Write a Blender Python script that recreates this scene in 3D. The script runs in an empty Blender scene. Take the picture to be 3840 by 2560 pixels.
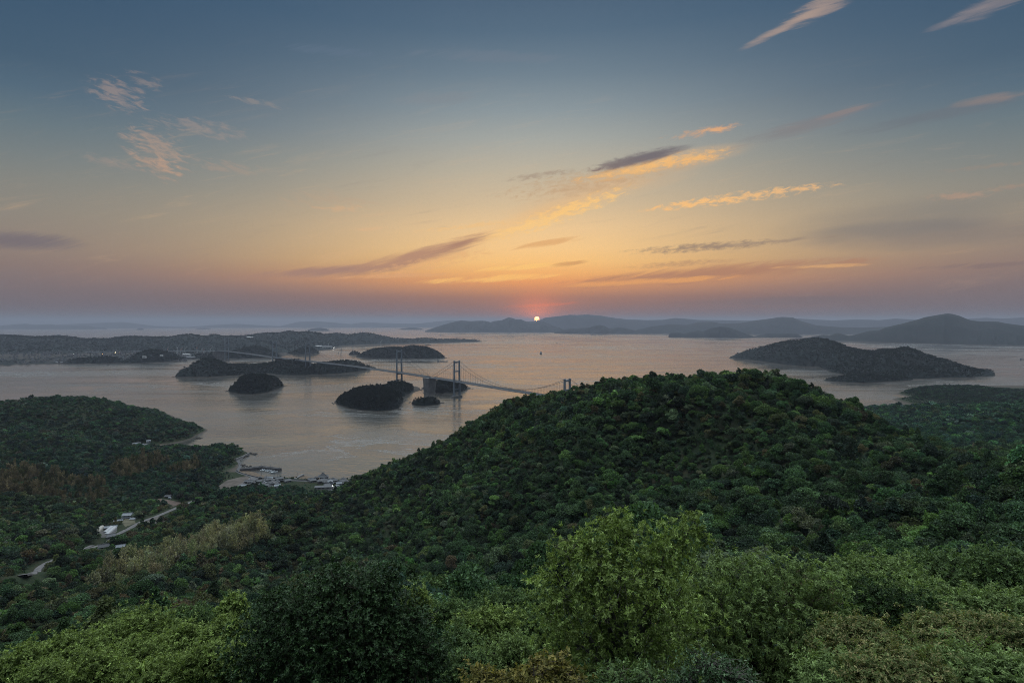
HAZE = 3.9e-5
import bpy, bmesh, math, random
import numpy as np
from mathutils import Vector, Matrix, Euler
random.seed(11)
rng = np.random.default_rng(11)
rad = math.radians
scene = bpy.context.scene
COL = scene.collection

# ------------------------------------------------------------------ camera
FPX, HC, PITCH = 2133.33, 310.0, math.atan(75 / 2133.33)     # 20 mm lens, eye height above the sea, slight downward tilt
cam_data = bpy.data.cameras.new('camera')
cam_data.lens, cam_data.sensor_width = 20.0, 36.0
cam_data.clip_start, cam_data.clip_end = 0.5, 400000.0
cam = bpy.data.objects.new('camera', cam_data)
COL.objects.link(cam)
cam.location = (0, 0, HC)
cam.rotation_euler = (math.pi / 2 - PITCH, 0, 0)
scene.camera = cam

SUN_EL, SUN_AZ = rad(0.22), rad(2.5)                          # the sun is setting, a little right of straight ahead (+Y)
SUN_DIR = (math.sin(SUN_AZ) * math.cos(SUN_EL), math.cos(SUN_AZ) * math.cos(SUN_EL), math.sin(SUN_EL))

# ------------------------------------------------------------------ render set-up
scene.render.engine = 'CYCLES'
scene.view_settings.view_transform = 'Standard'
scene.view_settings.look = 'None'
scene.view_settings.exposure = 0.0
scene.view_settings.gamma = 1.0
scene.view_settings.use_curve_mapping = False
cy = scene.cycles
cy.max_bounces, cy.diffuse_bounces, cy.glossy_bounces = 6, 3, 3
cy.transmission_bounces, cy.volume_bounces, cy.transparent_max_bounces = 3, 1, 4
cy.caustics_reflective = cy.caustics_refractive = False
cy.use_denoising = True
cy.filter_width = 1.0
cy.denoising_prefilter = 'NONE'
cy.adaptive_threshold = 0.006

def lin(r, g, b):
    f = lambda c: (c / 255 / 12.92) if c <= 10.3 else ((c / 255 + 0.055) / 1.055) ** 2.4
    return (f(r), f(g), f(b), 1.0)

# ------------------------------------------------------------------ sky
world = bpy.data.worlds.new('World')
scene.world = world
world.use_nodes = True
wt = world.node_tree
wt.nodes.clear()
def N(tree, typ, **kw):
    n = tree.nodes.new(typ)
    for k, v in kw.items():
        if k == 'inp':
            for kk, vv in v.items():
                n.inputs[kk].default_value = vv
        else:
            setattr(n, k, v)
    return n
def setin(tree, sock, v):
    if isinstance(v, bpy.types.NodeSocket):
        tree.links.new(v, sock)
    else:
        sock.default_value = v
def M(tree, op, a, b=None, c=None, clamp=False):
    n = N(tree, 'ShaderNodeMath', operation=op, use_clamp=clamp)
    setin(tree, n.inputs[0], a)
    if b is not None: setin(tree, n.inputs[1], b)
    if c is not None: setin(tree, n.inputs[2], c)
    return n.outputs[0]
def MIX(tree, fac, a, b, blend='MIX'):
    n = N(tree, 'ShaderNodeMix', data_type='RGBA', blend_type=blend)
    setin(tree, n.inputs[0], fac); setin(tree, n.inputs[6], a); setin(tree, n.inputs[7], b)
    return n.outputs[2]
def SMOOTH(tree, v, lo, hi, tlo=0.0, thi=1.0):
    n = N(tree, 'ShaderNodeMapRange', interpolation_type='SMOOTHSTEP')
    setin(tree, n.inputs[0], v)
    for i, x in zip((1, 2, 3, 4), (lo, hi, tlo, thi)): setin(tree, n.inputs[i], x)
    return n.outputs[0]
def RAMP(tree, fac, stops, interp='LINEAR'):
    n = N(tree, 'ShaderNodeValToRGB')
    cr = n.color_ramp
    cr.interpolation = interp
    while len(cr.elements) > 1: cr.elements.remove(cr.elements[-1])
    cr.elements[0].position, cr.elements[0].color = stops[0]
    for p, c in stops[1:]:
        e = cr.elements.new(p); e.color = c
    setin(tree, n.inputs[0], fac)
    return n.outputs[0]

gen = N(wt, 'ShaderNodeTexCoord').outputs['Generated']
nrm = N(wt, 'ShaderNodeVectorMath', operation='NORMALIZE'); wt.links.new(gen, nrm.inputs[0])
sep = N(wt, 'ShaderNodeSeparateXYZ'); wt.links.new(nrm.outputs[0], sep.inputs[0])
dx, dy, dz = sep.outputs
elev = M(wt, 'MULTIPLY', M(wt, 'ARCSINE', dz), 180 / math.pi / 45.0, clamp=True)
hlen = M(wt, 'SQRT', M(wt, 'ADD', M(wt, 'MULTIPLY', dx, dx), M(wt, 'MULTIPLY', dy, dy)))
cosaz = M(wt, 'DIVIDE', M(wt, 'ADD', M(wt, 'MULTIPLY', dx, math.sin(SUN_AZ)), M(wt, 'MULTIPLY', dy, math.cos(SUN_AZ))), M(wt, 'MAXIMUM', hlen, 1e-4))
waz = M(wt, 'POWER', M(wt, 'MULTIPLY_ADD', cosaz, 0.5, 0.5, clamp=True), 21.0)
toward = RAMP(wt, elev, [(e / 45, lin(*c)) for e, c in [
    (0.0, (114, 96, 98)), (0.8, (124, 99, 96)), (1.6, (138, 105, 96)), (2.4, (158, 114, 96)), (3.2, (198, 138, 97)), (4.0, (232, 158, 95)), (4.9, (246, 181, 106)), (5.9, (252, 198, 122)),
    (7.2, (250, 204, 138)), (9.2, (239, 201, 148)), (11.5, (214, 189, 152)), (14.5, (190, 179, 157)), (17.5, (164, 167, 161)),
    (20, (139, 151, 156)), (23, (111, 129, 142)), (26.5, (85, 108, 128)), (30, (72, 95, 118)), (38, (60, 88, 116)), (45, (58, 85, 112))]])
away = RAMP(wt, elev, [(e / 45, lin(*c)) for e, c in [
    (0.0, (104, 96, 102)), (1.2, (112, 101, 106)), (2.9, (121, 108, 110)), (4.5, (131, 116, 112)), (5.9, (138, 125, 117)), (8.6, (134, 130, 122)),
    (11, (124, 128, 125)), (12.6, (112, 123, 126)), (15, (93, 113, 124)), (17.3, (73, 99, 119)), (19.5, (61, 88, 111)), (24, (54, 82, 108)),
    (32, (48, 79, 108)), (45, (54, 81, 108))]])
sky = MIX(wt, waz, away, toward)

# thin veils and cloud streaks, laid out on the plane at infinity the sun stands in
vdiv = M(wt, 'MAXIMUM', dy, 0.05)
U = M(wt, 'DIVIDE', dx, vdiv)
V = M(wt, 'DIVIDE', dz, vdiv)
uv = N(wt, 'ShaderNodeCombineXYZ'); wt.links.new(U, uv.inputs[0]); wt.links.new(V, uv.inputs[1])
uv = uv.outputs[0]
front = SMOOTH(wt, dy, 0.05, 0.3)
def noise(tree, vec, scale, detail=4.0, rough=0.55, dist=0.0):
    n = N(tree, 'ShaderNodeTexNoise', inp={'Scale': scale, 'Detail': detail, 'Roughness': rough, 'Distortion': dist})
    tree.links.new(vec, n.inputs['Vector'])
    return n.outputs['Fac']
def mapped(tree, vec, loc=(0, 0, 0), rot=0.0, scale=(1, 1, 1), typ='POINT'):
    n = N(tree, 'ShaderNodeMapping', vector_type=typ)
    tree.links.new(vec, n.inputs['Vector'])
    n.inputs['Location'].default_value = loc
    n.inputs['Rotation'].default_value = (0, 0, rot)
    n.inputs['Scale'].default_value = scale
    return n.outputs[0]
def stretch(ang, along, across):
    return mapped(wt, mapped(wt, uv, rot=-rad(ang)), scale=(along, across, 1))
n_streak = noise(wt, stretch(14, 9, 95), 1.0, 6, 0.66, 0.5)          # long silky fibres rising to the right
n_mack = noise(wt, stretch(10, 55, 150), 1.0, 4, 0.62, 0.5)         # mackerel cells
n_mack_l = noise(wt, stretch(-16, 34, 120), 1.0, 4, 0.6, 0.5)        # the same, leaning the other way
n_soft = noise(wt, stretch(6, 3, 16), 1.0, 3, 0.5)                  # broad veils
def P2(x, y): return ((x * 1.6327 - 1920) / FPX, (1205 - y * 1.6327) / FPX)
PXU = 1.6327 / FPX
def cloud(cur, x, y, half, wid, ang, colr, kind='streak', op=0.8, gain=1.5, thr=0.62, soft=0.4):
    cu, cv = P2(x, y)
    if kind in ('mack', 'mackl'): thr, soft, gain, k, op = 0.60 + (gain - 1.5) * .12, 0.46, gain * 1.4, 1.45, op * (0.9 if kind == 'mack' else .5)
    elif kind == 'streak': thr, soft, gain, k = 0.5, 0.36, gain * 1.7, 1.45
    else: thr, soft, k = 0.5, 0.5, 1.1
    loc = mapped(wt, uv, (cu, cv, 0), rad(ang), (half * PXU * k, wid * PXU * k, 1), 'TEXTURE')
    g = N(wt, 'ShaderNodeTexGradient', gradient_type='QUADRATIC_SPHERE'); wt.links.new(loc, g.inputs[0])
    nz = {'streak': n_streak, 'mack': n_mack, 'mackl': n_mack_l, 'soft': n_soft}[kind]
    body = M(wt, 'ADD', M(wt, 'MULTIPLY', M(wt, 'SQRT', g.outputs['Fac']), 1.0), M(wt, 'MULTIPLY_ADD', nz, gain, -0.5 * gain))
    a = SMOOTH(wt, body, thr - soft, thr + soft, 0.0, op)
    a = M(wt, 'MULTIPLY', a, SMOOTH(wt, g.outputs['Fac'], 0.0, 0.12))
    return MIX(wt, M(wt, 'MULTIPLY', a, front), cur, lin(*colr))
PEACH, GOLD, MAUVE, GREY, FIRE = (172, 150, 138), (250, 198, 122), (158, 122, 112), (112, 106, 112), (238, 172, 104)
veil = noise(wt, stretch(9, 5, 60), 1.0, 7, 0.68, 0.8)
veil2 = noise(wt, stretch(16, 3, 26), 1.0, 6, 0.62, 0.6)
band = M(wt, 'MULTIPLY', SMOOTH(wt, V, 0.03, 0.10), SMOOTH(wt, V, 0.52, 0.22))
va = M(wt, 'MULTIPLY', M(wt, 'MULTIPLY', SMOOTH(wt, veil, 0.50, 0.78), SMOOTH(wt, veil2, 0.42, 0.66)), M(wt, 'MULTIPLY', band, front))
sky = MIX(wt, M(wt, 'MULTIPLY', va, 0.30), sky, lin(226, 182, 138))
vb = M(wt, 'MULTIPLY', M(wt, 'MULTIPLY', SMOOTH(wt, veil, 0.48, 0.26), SMOOTH(wt, veil2, 0.52, 0.34)), M(wt, 'MULTIPLY', band, front))
sky = MIX(wt, M(wt, 'MULTIPLY', vb, 0.22), sky, lin(126, 118, 118))
for c in [
    (1240, 498, 360, 30, 19, (240, 190, 126), 'soft', 0.45), (1480, 392, 300, 34, 12, (228, 182, 130), 'soft', 0.45), (1390, 440, 300, 36, 14, (224, 178, 128), 'soft', 0.35), (880, 606, 330, 26, 9, (196, 150, 118), 'soft', 0.4),
    (2140, 540, 420, 45, 3, (122, 114, 112), 'soft', 0.55), (2280, 608, 170, 8, 3, (128, 108, 106), 'streak', 0.6),
    (1850, 690, 420, 12, 1, (112, 100, 104), 'soft', 0.5), (2080, 500, 420, 60, 8, (116, 116, 116), 'soft', 0.4),
    (1800, 70, 110, 11, 27, PEACH, 'streak', 0.7, 0.8), (1880, 28, 120, 22, 27, PEACH, 'streak', 0.7, 1.1), (2190, 52, 90, 10, 22, (142, 132, 134), 'streak', 0.5, 0.8), (2270, 20, 110, 22, 23, (142, 132, 134), 'streak', 0.55, 1.1),
    (1850, 292, 190, 16, 16, (128, 122, 124), 'streak', 0.6, 0.9, 0.42), (1925, 264, 70, 7, 17, (140, 128, 126), 'streak', 0.6),
    (2150, 270, 220, 15, 11, (106, 112, 120), 'streak', 0.55, 0.9, 0.42), (2270, 233, 100, 11, 10, (140, 126, 122), 'streak', 0.75, 0.8, 0.4),
    (1612, 308, 95, 10, 10, (205, 160, 126), 'mack', 0.85, 1.9), (1640, 303, 50, 5, 8, (226, 170, 122), 'mack', 0.9, 1.6),
    (1400, 404, 260, 22, 10, (190, 158, 124), 'mack', 0.7, 1.8), (1490, 384, 175, 17, 12, (247, 190, 116), 'mack', 0.95, 1.5, 0.5),
    (1590, 372, 90, 10, 9, (240, 184, 116), 'mack', 0.9, 1.7), (1480, 366, 100, 14, 14, (108, 102, 108), 'streak', 0.9, 0.6), (1450, 372, 110, 15, 14, (112, 104, 108), 'mack', 0.8, 1.3),
    (1415, 382, 70, 9, 12, (124, 112, 110), 'mack', 0.85, 1.4, 0.5), (1240, 406, 90, 8, 8, (160, 140, 122), 'mack', 0.7, 1.8),
    (1350, 435, 160, 18, 9, (196, 160, 122), 'mack', 0.55, 1.7), (1290, 492, 165, 21, 20, (252, 202, 124), 'mack', 0.95, 2.0),
    (1190, 525, 130, 9, 15, (250, 204, 132), 'mack', 0.8, 1.5), (1085, 520, 130, 7, 6, (240, 194, 130), 'mack', 0.7, 2.0),
    (1700, 455, 210, 13, 7.5, (244, 190, 126), 'mack', 0.95, 2.3), (1590, 470, 100, 9, 7, (248, 192, 124), 'mack', 0.95, 1.8),
    (1830, 437, 90, 5, 6, (230, 182, 130), 'mack', 0.8, 1.7), (1620, 568, 185, 11, 4, (142, 122, 108), 'mack', 0.9, 1.6, 0.5),
    (1780, 555, 140, 5, 5, (150, 130, 114), 'streak', 0.7), (1560, 606, 130, 7, 4, (172, 132, 104), 'mack', 0.6, 1.4),
    (1640, 628, 360, 19, 4.5, (174, 124, 98), 'streak', 0.85, 0.9, 0.36), (1500, 646, 220, 7, 3, (238, 168, 96), 'streak', 0.7),
    (1880, 612, 110, 5, 2, (218, 166, 112), 'streak', 0.8), (760, 624, 190, 13, 3.5, (166, 128, 112), 'streak', 0.95, 0.8, 0.34),
    (960, 588, 190, 18, 15, (178, 134, 110), 'streak', 0.9, 0.8, 0.36), (985, 606, 150, 15, 11, (232, 176, 118), 'mack', 0.7, 1.8),
    (1060, 562, 70, 8, 18, (166, 124, 104), 'streak', 0.85, 0.8, 0.36), (900, 634, 150, 5, 2, (224, 166, 116), 'streak', 0.7),
    (760, 462, 130, 24, -4, (190, 160, 132), 'mackl', 0.55, 2.0), (790, 480, 70, 9, 0, (222, 176, 130), 'mackl', 0.8, 2.0),
    (850, 527, 45, 6, 3, (228, 182, 136), 'mackl', 0.8, 1.6), (365, 345, 90, 42, -28, (198, 160, 134), 'mackl', 0.85, 2.3),
    (370, 385, 60, 28, -24, (205, 160, 130), 'mackl', 0.85, 2.2), (285, 225, 75, 34, -22, (178, 152, 138), 'mackl', 0.85, 2.5, 0.75),
    (345, 195, 55, 16, -20, (172, 150, 138), 'mackl', 0.7, 2.4, 0.8), (470, 300, 120, 22, -10, (176, 152, 138), 'mackl', 0.7, 2.4, 0.85),
    (520, 388, 100, 16, -6, (176, 150, 132), 'mackl', 0.7, 2.2, 0.75), (265, 378, 90, 12, -14, (172, 148, 134), 'mackl', 0.6, 2.1, 0.75),
    (600, 243, 70, 9, -12, (168, 150, 138), 'mackl', 0.7, 2.4, 0.85), (60, 553, 140, 22, -4, (118, 108, 112), 'streak', 0.9, 0.7, 0.36),
    (20, 560, 120, 20, -3, (116, 106, 110), 'soft', 0.7), (1255, 560, 100, 7, 9, (222, 166, 106), 'streak', 0.7), (1130, 640, 150, 8, 3, (255, 200, 112), 'streak', 0.75),
    (1225, 612, 140, 6, 4, (255, 204, 118), 'streak', 0.75), (1310, 606, 60, 6, 5, (206, 150, 96), 'streak', 0.75),
    (2195, 452, 80, 10, 4, (176, 146, 126), 'mack', 0.8, 1.9), (2260, 386, 110, 6, 6, (150, 136, 124), 'mack', 0.7, 1.6),
    (2310, 432, 60, 7, 8, (160, 138, 122), 'mack', 0.7, 1.7), (1140, 140, 190, 14, -2, (112, 124, 138), 'streak', 0.45),
    (1000, 235, 110, 16, 2, (130, 136, 142), 'streak', 0.45), (770, 128, 110, 12, -6, (96, 114, 134), 'streak', 0.45), (1250, 700, 90, 5, 3, (214, 110, 76), 'streak', 0.5),
]:
    sky = cloud(sky, *c)
# reddened air round the sun, and the sun's own disc, half set behind the far mountain
sdir = N(wt, 'ShaderNodeVectorMath', operation='DOT_PRODUCT'); wt.links.new(nrm.outputs[0], sdir.inputs[0])
sdir.inputs[1].default_value = SUN_DIR
theta = M(wt, 'ARCCOSINE', M(wt, 'MINIMUM', sdir.outputs['Value'], 1.0))
glow = M(wt, 'POWER', math.e, M(wt, 'MULTIPLY', -1.0, M(wt, 'POWER', M(wt, 'DIVIDE', theta, rad(1.5)), 1.3)))
sky = MIX(wt, M(wt, 'MULTIPLY', glow, 0.8), sky, (1.35, .30, .09, 1))
glow2 = M(wt, 'POWER', math.e, M(wt, 'MULTIPLY', -1.0, M(wt, 'POWER', M(wt, 'DIVIDE', theta, rad(5.0)), 2.0)))
sky = MIX(wt, M(wt, 'MULTIPLY', glow2, 0.10), sky, lin(252, 140, 80))
disc = SMOOTH(wt, theta, rad(0.27), rad(0.22))
nish = N(wt, 'ShaderNodeTexSky', sky_type='NISHITA', sun_disc=False, sun_elevation=SUN_EL, sun_rotation=SUN_AZ)
nadd = N(wt, 'ShaderNodeMix', data_type='RGBA', blend_type='ADD')
nadd.inputs[0].default_value = 0.006
wt.links.new(sky, nadd.inputs[6]); wt.links.new(nish.outputs[0], nadd.inputs[7])
fin = MIX(wt, disc, nadd.outputs[2], (40.0, 14.0, 3.6, 1.0))
bg = N(wt, 'ShaderNodeBackground', inp={'Strength': 1.0}); wt.links.new(fin, bg.inputs['Color'])
wo = N(wt, 'ShaderNodeOutputWorld'); wt.links.new(bg.outputs[0], wo.inputs['Surface'])
world.cycles.sampling_method = 'MANUAL'
world.cycles.sample_map_resolution = 1024

# soft fill lamp added nearly overhead to brighten the land; not the setting sun
fill_data = bpy.data.lights.new('fill_lamp', 'SUN')
fill_data.energy, fill_data.angle, fill_data.color = 3.9, rad(95), (0.86, 0.95, 1.0)
sun = bpy.data.objects.new('fill_lamp', fill_data)  # the added overhead fill lamp, not the setting sun
COL.objects.link(sun)
sun.rotation_euler = Vector((math.sin(SUN_AZ) * .25, math.cos(SUN_AZ) * .25, 1.0)).to_track_quat('Z', 'Y').to_euler()

# ------------------------------------------------------------------ helpers
REFF = 7.4e6                                                   # earth radius with refraction
def seaz(x, y): return -(x * x + y * y) / (2 * REFF)
CP, SP = math.cos(PITCH), math.sin(PITCH)
def ray(px, py):
    a = (np.asarray(px, float) - 1920) / FPX; b = (1280 - np.asarray(py, float)) / FPX
    return a, CP + b * SP, -SP + b * CP
def at(px, py, D):
    a, b, c = ray(px, py); t = np.asarray(D, float) / b
    return a * t, b * t, HC + c * t
def level(px, py, z=0.0):
    """point where the sight line of a pixel meets height z above the (curved) sea"""
    a, b, c = ray(px, py)
    t = (HC - z) / np.maximum(-c, 1e-4)
    for _ in range(8):
        zz = z + seaz(a * t, b * t)
        t = (HC - zz) / np.maximum(-c, 1e-4)
    return a * t, b * t, HC + c * t

def tag(o, label=None, cat=None, group=None, kind=None):
    if label: o['label'] = label
    if cat: o['category'] = cat
    if group: o['group'] = group
    if kind: o['kind'] = kind
    return o
def empty(name, loc=(0, 0, 0), rz=0.0):
    o = bpy.data.objects.new(name, None)
    o.location = loc; o.rotation_euler = (0, 0, rz); o.empty_display_size = 0.5
    COL.objects.link(o)
    return o
def mesh_np(name, v, f, smooth=False, mi=None):
    v = np.asarray(v, np.float32); f = np.asarray(f, np.int32)
    me = bpy.data.meshes.new(name)
    me.vertices.add(len(v)); me.vertices.foreach_set('co', v.ravel())
    k = f.shape[1]
    me.loops.add(f.size); me.loops.foreach_set('vertex_index', f.ravel())
    me.polygons.add(len(f))
    me.polygons.foreach_set('loop_start', np.arange(0, f.size, k, dtype=np.int32))
    me.polygons.foreach_set('use_smooth', np.full(len(f), smooth))
    if mi is not None: me.polygons.foreach_set('material_index', np.asarray(mi, np.int32))
    me.update(calc_edges=True)
    return me
def link(name, me, mats=(), parent=None, loc=(0, 0, 0), rz=0.0):
    o = bpy.data.objects.new(name, me)
    if me is not None and not me.materials:
        for m in (mats if isinstance(mats, (list, tuple)) else [mats]): me.materials.append(m)
    COL.objects.link(o)
    if parent: o.parent = parent
    o.location = loc; o.rotation_euler = (0, 0, rz)
    return o
class MB:
    """collects simple shapes into one mesh"""
    def __init__(s): s.v, s.f = [], []
    def add(s, vs, fs):
        n = len(s.v); s.v += [tuple(p) for p in vs]; s.f += [tuple(i + n for i in q) for q in fs]; return s
    def box(s, x0, y0, z0, x1, y1, z1, top=None):
        tx, ty = top if top else (1, 1)
        mx, my = (x0 + x1) / 2, (y0 + y1) / 2
        g = lambda x, m, k: m + (x - m) * k
        return s.add([(x0, y0, z0), (x1, y0, z0), (x1, y1, z0), (x0, y1, z0), (g(x0, mx, tx), g(y0, my, ty), z1), (g(x1, mx, tx), g(y0, my, ty), z1),
                      (g(x1, mx, tx), g(y1, my, ty), z1), (g(x0, mx, tx), g(y1, my, ty), z1)],
                     [(0, 3, 2, 1), (4, 5, 6, 7), (0, 1, 5, 4), (1, 2, 6, 5), (2, 3, 7, 6), (3, 0, 4, 7)])
    def tube(s, pts, r, n=6):
        pts = [Vector(p) for p in pts]
        rs = r if isinstance(r, (list, tuple)) else [r] * len(pts)
        base = len(s.v)
        for i, p in enumerate(pts):
            d = (pts[min(i + 1, len(pts) - 1)] - pts[max(i - 1, 0)]).normalized()
            a = d.cross(Vector((0, 0, 1)))
            if a.length < 1e-3: a = d.cross(Vector((1, 0, 0)))
            a.normalize(); b = d.cross(a)
            for k in range(n):
                t = 2 * math.pi * k / n
                s.v.append(tuple(p + (a * math.cos(t) + b * math.sin(t)) * rs[i]))
        for i in range(len(pts) - 1):
            for k in range(n):
                q = base + i * n
                s.f.append((q + k, q + (k + 1) % n, q + n + (k + 1) % n, q + n + k))
        s.f.append(tuple(base + k for k in range(n))[::-1])
        s.f.append(tuple(base + (len(pts) - 1) * n + k for k in range(n)))
        return s
    def prism(s, ring0, ring1):
        n = len(ring0)
        return s.add(list(ring0) + list(ring1), [tuple(range(n))[::-1], tuple(range(n, 2 * n))] + [(i, (i + 1) % n, n + (i + 1) % n, n + i) for i in range(n)])
    def mesh(s, name, smooth=False):
        me = bpy.data.meshes.new(name)
        me.from_pydata(s.v, [], s.f)
        bm = bmesh.new(); bm.from_mesh(me); bmesh.ops.recalc_face_normals(bm, faces=bm.faces); bm.to_mesh(me); bm.free()
        if smooth: me.polygons.foreach_set('use_smooth', [True] * len(me.polygons))
        me.update()
        return me
    def build(s, name, mat, parent=None, loc=(0, 0, 0), rz=0.0, smooth=False):
        return link(name, s.mesh(name, smooth), mat, parent, loc, rz)
def children(o): return list(o.children)
def copy_tree(o, parent=None):
    c = o.copy(); COL.objects.link(c)
    if parent: c.parent = parent
    for ch in KIDS.get(o.name, []): copy_tree(ch, c)
    return c
KIDS = {}
def remember(o):
    """note the children of a prototype so copies need no scene search"""
    KIDS[o.name] = [c for c in bpy.data.objects if c.parent == o]
    for c in KIDS[o.name]: remember(c)
    return o

# value noise for shaping land
def _hash(ix, iy, s):
    h = (ix.astype(np.int64) * 374761393 + iy.astype(np.int64) * 668265263 + s * 974634777) & 0x7fffffff
    h = ((h ^ (h >> 13)) * 1274126177) & 0x7fffffff
    return ((h ^ (h >> 16)) & 0xffff) / 65535.0
def vnoise(x, y, s=0):
    ix, iy = np.floor(x), np.floor(y); fx, fy = x - ix, y - iy
    fx = fx * fx * (3 - 2 * fx); fy = fy * fy * (3 - 2 * fy)
    a, b = _hash(ix, iy, s), _hash(ix + 1, iy, s); c, d = _hash(ix, iy + 1, s), _hash(ix + 1, iy + 1, s)
    return (a * (1 - fx) + b * fx) * (1 - fy) + (c * (1 - fx) + d * fx) * fy - 0.5
def fbm(x, y, s=0, octs=4):
    r, amp = 0, 1.0
    for o in range(octs):
        r = r + amp * vnoise(x * 2 ** o, y * 2 ** o, s + o * 17); amp *= 0.5
    return r
def inside(poly, x, y):
    px, py = np.array([p[0] for p in poly]), np.array([p[1] for p in poly])
    r = np.zeros(np.shape(x), bool); j = len(poly) - 1
    for i in range(len(poly)):
        c = ((py[i] > y) != (py[j] > y)) & (x < (px[j] - px[i]) * (y - py[i]) / (py[j] - py[i] + 1e-12) + px[i])
        r ^= c; j = i
    return r

# ------------------------------------------------------------------ materials
MATS = {}
def mat(name, col, rough=0.8, var=0.0, scale=1.0, metal=0.0, spec=0.3, bump=0.0, col2=None, emit=0.0):
    if name in MATS: return MATS[name]
    m = bpy.data.materials.new(name); m.use_nodes = True
    t = m.node_tree; b = t.nodes['Principled BSDF']
    b.inputs['Roughness'].default_value = rough; b.inputs['Metallic'].default_value = metal
    b.inputs['Specular IOR Level'].default_value = spec
    c4 = (*col, 1.0)
    b.inputs['Base Color'].default_value = c4
    if var or col2:
        tc = N(t, 'ShaderNodeTexCoord').outputs['Object']
        nz = noise(t, tc, scale, 5, 0.6)
        c2 = (*(col2 or tuple(max(0, x * (1 - var)) for x in col)), 1.0)
        t.links.new(MIX(t, SMOOTH(t, nz, 0.35, 0.68), c4, c2), b.inputs['Base Color'])
        if bump:
            bn = N(t, 'ShaderNodeBump', inp={'Strength': bump, 'Distance': 0.1}); t.links.new(nz, bn.inputs['Height']); t.links.new(bn.outputs[0], b.inputs['Normal'])
    if emit:
        b.inputs['Emission Color'].default_value = c4; b.inputs['Emission Strength'].default_value = emit
    MATS[name] = m
    return m

def leaf_mat(name, a=None, b=None, trans=0.35, rough=0.55, spec=0.12, dark=0.45, tone=False):
    """leaves: colour differs from leaf to leaf; without a, the tree's own tint is used"""
    m = bpy.data.materials.new(name); m.use_nodes = True
    t = m.node_tree; t.nodes.clear()
    geo = N(t, 'ShaderNodeNewGeometry')
    r = geo.outputs['Random Per Island']
    if a is None:
        at_ = N(t, 'ShaderNodeAttribute', attribute_type='INSTANCER', attribute_name='tint')
        c = MIX(t, 1.0, at_.outputs['Color'], RAMP(t, r, [(0, (dark, dark, dark, 1)), (0.55, (.95, .95, .95, 1)), (1, (1.75, 1.7, 1.5, 1))]), 'MULTIPLY')
    else:
        c = RAMP(t, r, [(0, (*[x * dark for x in a], 1)), (0.45, (*a, 1)), (0.85, (*b, 1)), (1, (*[x * 1.3 for x in b], 1))])
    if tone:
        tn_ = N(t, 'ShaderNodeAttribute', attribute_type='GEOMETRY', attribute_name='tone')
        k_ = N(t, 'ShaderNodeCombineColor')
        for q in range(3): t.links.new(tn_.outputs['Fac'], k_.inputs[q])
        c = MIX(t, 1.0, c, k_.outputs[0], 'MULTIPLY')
    p = N(t, 'ShaderNodeBsdfPrincipled', inp={'Roughness': rough, 'Specular IOR Level': spec}); t.links.new(c, p.inputs['Base Color'])
    tr = N(t, 'ShaderNodeBsdfTranslucent'); t.links.new(MIX(t, 1.0, c, (1.0, 1.05, 0.6, 1), 'MULTIPLY'), tr.inputs['Color'])
    mx = N(t, 'ShaderNodeMixShader', inp={'Fac': trans}); t.links.new(p.outputs[0], mx.inputs[1]); t.links.new(tr.outputs[0], mx.inputs[2])
    o = N(t, 'ShaderNodeOutputMaterial'); t.links.new(mx.outputs[0], o.inputs['Surface'])
    return m

def wood_land_mat(name, c1, c2, c3, rock=True, scale=0.02):
    """ground under far woodland: mottled greens, bare rock along the waterline"""
    m = bpy.data.materials.new(name); m.use_nodes = True
    t = m.node_tree; b = t.nodes['Principled BSDF']
    b.inputs['Roughness'].default_value = 0.95; b.inputs['Specular IOR Level'].default_value = 0.1
    pos = N(t, 'ShaderNodeNewGeometry').outputs['Position']
    n1 = noise(t, pos, scale, 6, 0.62); n2 = noise(t, pos, scale * 0.25, 3, 0.5)
    c = MIX(t, SMOOTH(t, n1, 0.35, 0.65), (*c1, 1), (*c2, 1))
    c = MIX(t, SMOOTH(t, n2, 0.5, 0.68), c, (*c3, 1))
    if rock:
        z = N(t, 'ShaderNodeSeparateXYZ'); t.links.new(pos, z.inputs[0])
        k = M(t, 'ADD', z.outputs[2], M(t, 'MULTIPLY', n1, -3.0))
        c = MIX(t, SMOOTH(t, k, -0.4, 1.2), (0.050, 0.044, 0.038, 1), c)
    t.links.new(c, b.inputs['Base Color'])
    return m
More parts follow.
